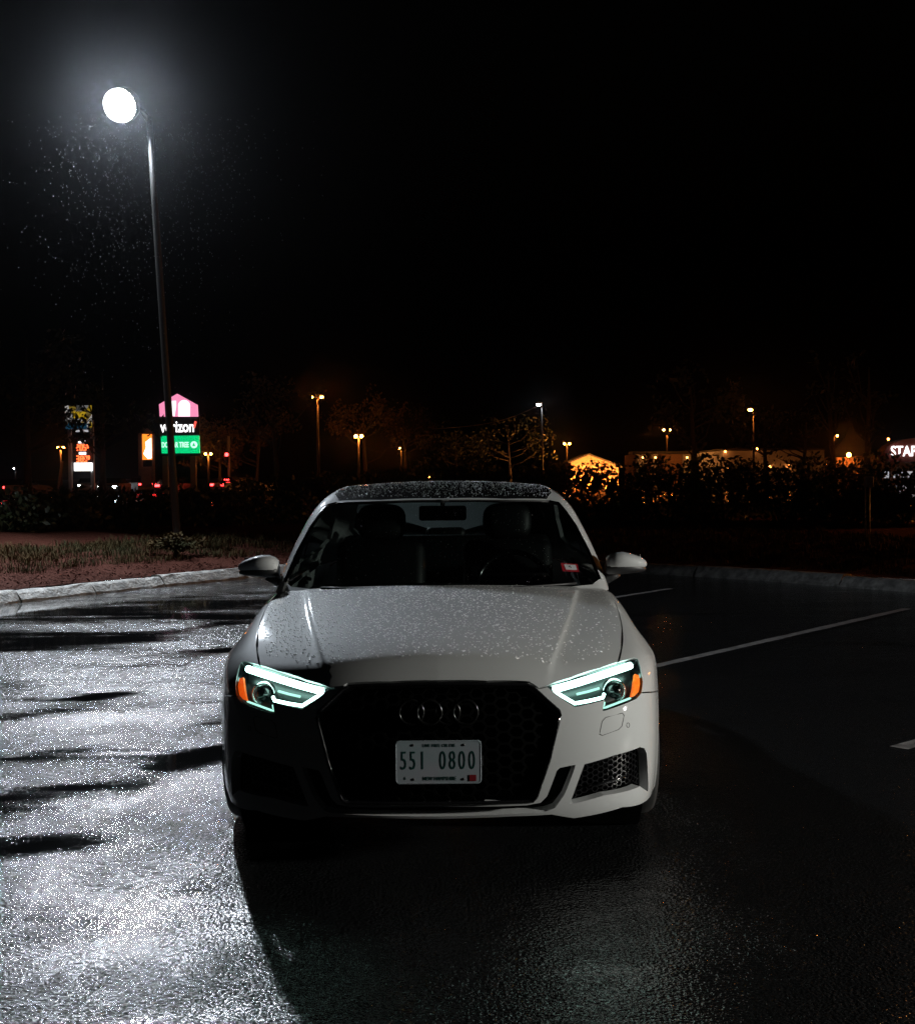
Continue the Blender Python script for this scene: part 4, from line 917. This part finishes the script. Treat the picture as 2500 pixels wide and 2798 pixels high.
# roof seam, black windscreen border
rs = surf_px([(960, 1350), (1080, 1341), (1200, 1339), (1330, 1339), (1440, 1345)], g_cabin); MB().tube(tube_on(rs, -.001, g_cabin), .003, 5).build('roof_seam', 'black_matte', rp)
for s in (1, -1):
    e = mir(densify(wr[2:], .03, False), s); MB().tube(tube_on(e, -.001, g_cabin), .007, 6).build('glass_seal', 'black_gloss', wsg)
MB().tube(tube_on(densify(np.concatenate([mir(wr[:3], -1)[::-1], wr[:3]]), .05, False), -.003, g_cabin), .006, 6).build('glass_seal', 'black', wsg)
# cowl panel and wipers under the windscreen
cw = MB(); cw.add([(x, 1.19 + .45 * x * x, .905) for x in np.linspace(-.72, .72, 15)] + [(x, 1.26 + .52 * x * x, .895) for x in np.linspace(-.72, .72, 15)], [(i, i + 1, 16 + i, 15 + i) for i in range(14)]); cw.build('cowl', 'black_matte', car)
for x0, x1 in ((-.55, .02), (.08, .62)):
    q = [ws_at(x, .915 + .012 * abs(x - x0)) for x in np.linspace(x0, x1, 8)]; MB().tube([(a, b - .012, c + .005) for a, b, c in q], .006, 6).build('wiper', 'black', car)
# inspection sticker inside the glass
sp_ = surf_px([(1532, 1537), (1578, 1540), (1583, 1562), (1538, 1560)], g_cabin)
def quad(name, P, off, m, parent):
    P = tube_on(P, off, g_cabin); return MB().add(P, [(0, 1, 2, 3)], False).build(name, m, parent)
st = quad('sticker', sp_, -.0025, 'red', wsg); st['label'] = 'small red and white inspection sticker with a 6'
wq = surf_px([(1541, 1541), (1573, 1543), (1577, 1557), (1547, 1556)], g_cabin); quad('sticker_field', wq, -.0015, 'white', st)
c_ = tube_on(surf_px([(1557, 1549)], g_cabin), -.0002, g_cabin)[0]; text('sticker_number', '6', .026, 'black', st, Matrix.Translation(c_) @ Matrix.Rotation(math.radians(62), 4, 'X') @ Matrix.Rotation(.1, 4, 'Z'), .0003, 1.2)
# --- mirrors
MSEC = [(.788, 1.026, .958, .045), (.805, 1.043, .952, .066), (.835, 1.053, .950, .080), (.870, 1.053, .951, .085), (.905, 1.046, .954, .082), (.940, 1.034, .957, .074), (.965, 1.023, .961, .062), (.980, 1.011, .966, .042), (.988, 1.000, .974, .014)]
def mloft(dz0, dz1, ky, sh=0):
    vs = []; n = 20
    for x, zt, zb, dp in MSEC:
        for i in range(n):
            t = 2 * math.pi * i / n; c_, s_ = math.cos(t), math.sin(t); k = .75
            y = -np.sign(c_) * abs(c_) ** k * dp * ky if c_ > 0 else -np.sign(c_) * abs(c_) ** .4 * .035
            zt_, zb_ = zt + dz1, zb + dz0; vs.append((x + sh, 1.63 + y + (x - .8) * .18, (zt_ + zb_) / 2 + (zt_ - zb_) / 2 * np.sign(s_) * abs(s_) ** .8))
    m = len(MSEC); return vs, [(j * n + i, j * n + (i + 1) % n, (j + 1) * n + (i + 1) % n, (j + 1) * n + i) for j in range(m - 1) for i in range(n)] + [tuple(range(n)), tuple(range(m * n - 1, (m - 1) * n - 1, -1))]
for s in (1, -1):
    mr = bpy.data.objects.new('side_mirror', None); link(mr, car); mr.empty_display_size = .1
    v_, f_ = mloft(.012, 0, 1.0); MB().add(mir(v_, s), f_).build('mirror_cap', 'paint', mr)
    v_, f_ = mloft(-.006, -.03, .93, -.004); MB().add(mir(v_, s), f_).build('mirror_base', 'black', mr)
    MB().box((s * .885, 1.678, 1.0), (.15, .006, .075), bev=.002).build('mirror_glass', 'chrome', mr)
    MB().tube([(s * .765, 1.70, .905), (s * .80, 1.67, .925), (s * .835, 1.65, .958)], [.03, .026, .034], 10).build('mirror_arm', 'black', mr)
# --- interior
db = MB(); db.box((0, 1.75, .78), (1.40, .62, .20), bev=.07); db.box((.36, 1.82, .90), (.36, .22, .07), bev=.03); db.build('dashboard', 'seat', car)
sw = MB(); cwx, cwy, cwz = .36, 2.06, .86
ringp = [(cwx + .185 * math.cos(a), cwy + .185 * math.sin(a) * .42, cwz + .185 * math.sin(a) * .9) for a in np.linspace(0, 2 * math.pi, 33)]
sw.tube(ringp, .016, 8, False); sw.ball((cwx, cwy - .02, cwz), (.07, .04, .06)); sw.tube([ringp[0], (cwx, cwy - .01, cwz), ringp[16]], .014, 6); sw.build('steering_wheel', M['black_gloss'], car)
def seat(x, y, name='front_seat'):
    p = bpy.data.objects.new(name, None); link(p, car); p.location = (x, y, 0); p.empty_display_size = .1
    MB().box((0, 0, .50), (.52, .52, .16), bev=.06).build('cushion', 'seat', p)
    b = MB(); b.box((0, 0, 0), (.50, .14, .60), bev=.06); o = b.build('backrest', 'seat', p); o.location = (0, .30, .78); o.rotation_euler.x = math.radians(-18)
    h = MB(); h.ball((0, 0, 0), (.138, .065, .105), 24, 14, lambda q: (np.sign(q[0]) * abs(q[0]) ** .6, np.sign(q[1]) * abs(q[1]) ** .8, np.sign(q[2]) * abs(q[2]) ** .65))
    o = h.build('headrest', 'seat', p); o.location = (0, .43, 1.165); o.rotation_euler.x = math.radians(-10)
    for dx in (-.05, .05): MB().tube([(dx, .42, 1.10), (dx, .40, 1.0)], .007, 6).build('headrest_post', 'chrome', p)
for x in (-.355, .355): seat(x, 2.28)
rb = MB(); rb.box((0, 3.05, .50), (1.30, .5, .18), bev=.06); rb.build('rear_seat', 'seat', car)
b = MB(); b.box((0, 0, 0), (1.30, .16, .58), bev=.06); o = b.build('rear_backrest', 'seat', car); o.location = (0, 3.33, .78); o.rotation_euler.x = math.radians(-20)
for x in (-.40, 0, .40):
    MB().box((x, 3.45, 1.06), (.25, .09, .09), bev=.035).build('rear_headrest', 'seat', car)
MB().box((0, 3.66, .985), (1.20, .42, .03), bev=.01).build('parcel_shelf', 'pole_lot', car)
MB().box((0, 1.95, 1.238), (.24, .03, .075), bev=.014).build('rear_view_mirror', 'black', car)
MB().tube([(0, 1.96, 1.26), (0, 1.955, 1.295)], .012, 6).build('mirror_stalk', 'black', car)
# --- rain beads on the paint and glass
dm = glassy('water_bead', (.98, .98, .98), .32, 2.4); nt = dm.node_tree  # overbright gloss colour puts extra glint into the beads
for n_ in nt.nodes:
    if n_.type == 'FRESNEL': n_.inputs[0].default_value = 1.33
    if n_.type == 'MIX_SHADER': mx_ = n_
lk = mx_.inputs[0].links[0]; fo = lk.from_socket; nt.links.remove(lk); mr_ = nt.nodes.new('ShaderNodeMapRange'); mr_.inputs[3].default_value = .30; mr_.inputs[4].default_value = .8; nt.links.new(fo, mr_.inputs[0]); nt.links.new(mr_.outputs[0], mx_.inputs[0])   # mirror share raised above real water to brighten the glints
M['drop'] = dm
def beads(name, parent, chart, g, loop, n, r0, r1, off=.0, clump=3.0, flat=.6, thin=False):
    q = chart.to2d(densify(loop, .03)); qi = inset(q, .008); lo, hi = qi.min(0), qi.max(0); pts = rng.uniform(lo, hi, (n * 3, 2)); pts = pts[inside(pts, qi)][:n]
    if thin: pts = pts[rng.random(len(pts)) < 1 - .72 * sstep(-.15, .65, pts[:, 0])]
    P = chart.to3d(pts, g); N = grad(P, g); P = P + N * off; k = len(P)
    r = r0 + (r1 - r0) * rng.random(k) ** clump
    a = np.cross(N, [1., .02, 0]); a /= np.linalg.norm(a, axis=1, keepdims=True); b = np.cross(N, a)
    an = np.arange(6) * math.pi / 3; vs = []
    for rad, hgt in ((1, 0), (.72, .62 * flat / .6)):
        for t in an: vs.append(P + (a * math.cos(t) * rad + b * math.sin(t) * rad + N * hgt * .75) * r[:, None])
    vs.append(P + N * (.9 * .75 * r)[:, None]); V = np.stack(vs, 1).reshape(-1, 3)
    f = [(i, (i + 1) % 6, 6 + (i + 1) % 6, 6 + i) for i in range(6)] + [(6 + i, 6 + (i + 1) % 6, 12) for i in range(6)]
    F = [tuple(13 * j + i for i in ff) for j in range(k) for ff in f]
    me = bpy.data.meshes.new(name); me.from_pydata(V.tolist(), [], F); me.polygons.foreach_set('use_smooth', [True] * len(F)); me.materials.append(dm); me.update()
    o = link(bpy.data.objects.new(name, me), parent); o['kind'] = 'stuff'; return o
hb = both(top_pts([(0, .16), (.45, .18), (.66, .36), (.74, .7), (.76, 1.0), (.755, 1.38), (.45, 1.28), (0, 1.195)]))
beads('rain_beads', hd, Top(), g_body, hb, 7500, .0014, .0046, .002, 2.0, thin=True)
beads('rain_beads', rf, Top(.7, 1.6), g_cabin, both(top_pts([(0, 1.99), (.58, 2.14), (.60, 2.6), (.56, 3.1), (0, 3.25)], g_cabin)), 3500, .0014, .0038)
beads('rain_beads', wsg, Top(.7, 1.6), g_cabin, wsl, 700, .0007, .0015, -.003)
beads('rain_beads', rwg, Top(.7, 1.6), g_cabin, rwl, 1500, .0015, .0035, -.003)
for s in (1, -1):
    beads('rain_beads', rf, Top(.7, 1.6), g_cabin, mir(np.concatenate([wr[3:], top_pts([(.775, 1.50), (.755, 1.65), (.72, 1.85), (.68, 2.10), (.63, 2.3)], g_cabin)]), s), 260, .001, .0028)

# ---------------------------------------------------------------- wet night air
hz = bpy.data.materials.new('night_haze'); hz.use_nodes = True; nt = hz.node_tree; nt.nodes.clear()
o_ = nt.nodes.new('ShaderNodeOutputMaterial'); v = nt.nodes.new('ShaderNodeVolumePrincipled'); v.inputs['Color'].default_value = (.9, .93, 1, 1); v.inputs['Density'].default_value = HAZE; v.inputs['Anisotropy'].default_value = .985
nt.links.new(v.outputs[0], o_.inputs['Volume'])
if HAZE > 0:
    o = MB().box((0, 245, 7), (420, 530, 18)).build('haze', hz); tag(o, 'thin wet mist in the night air', 'mist', kind='stuff')
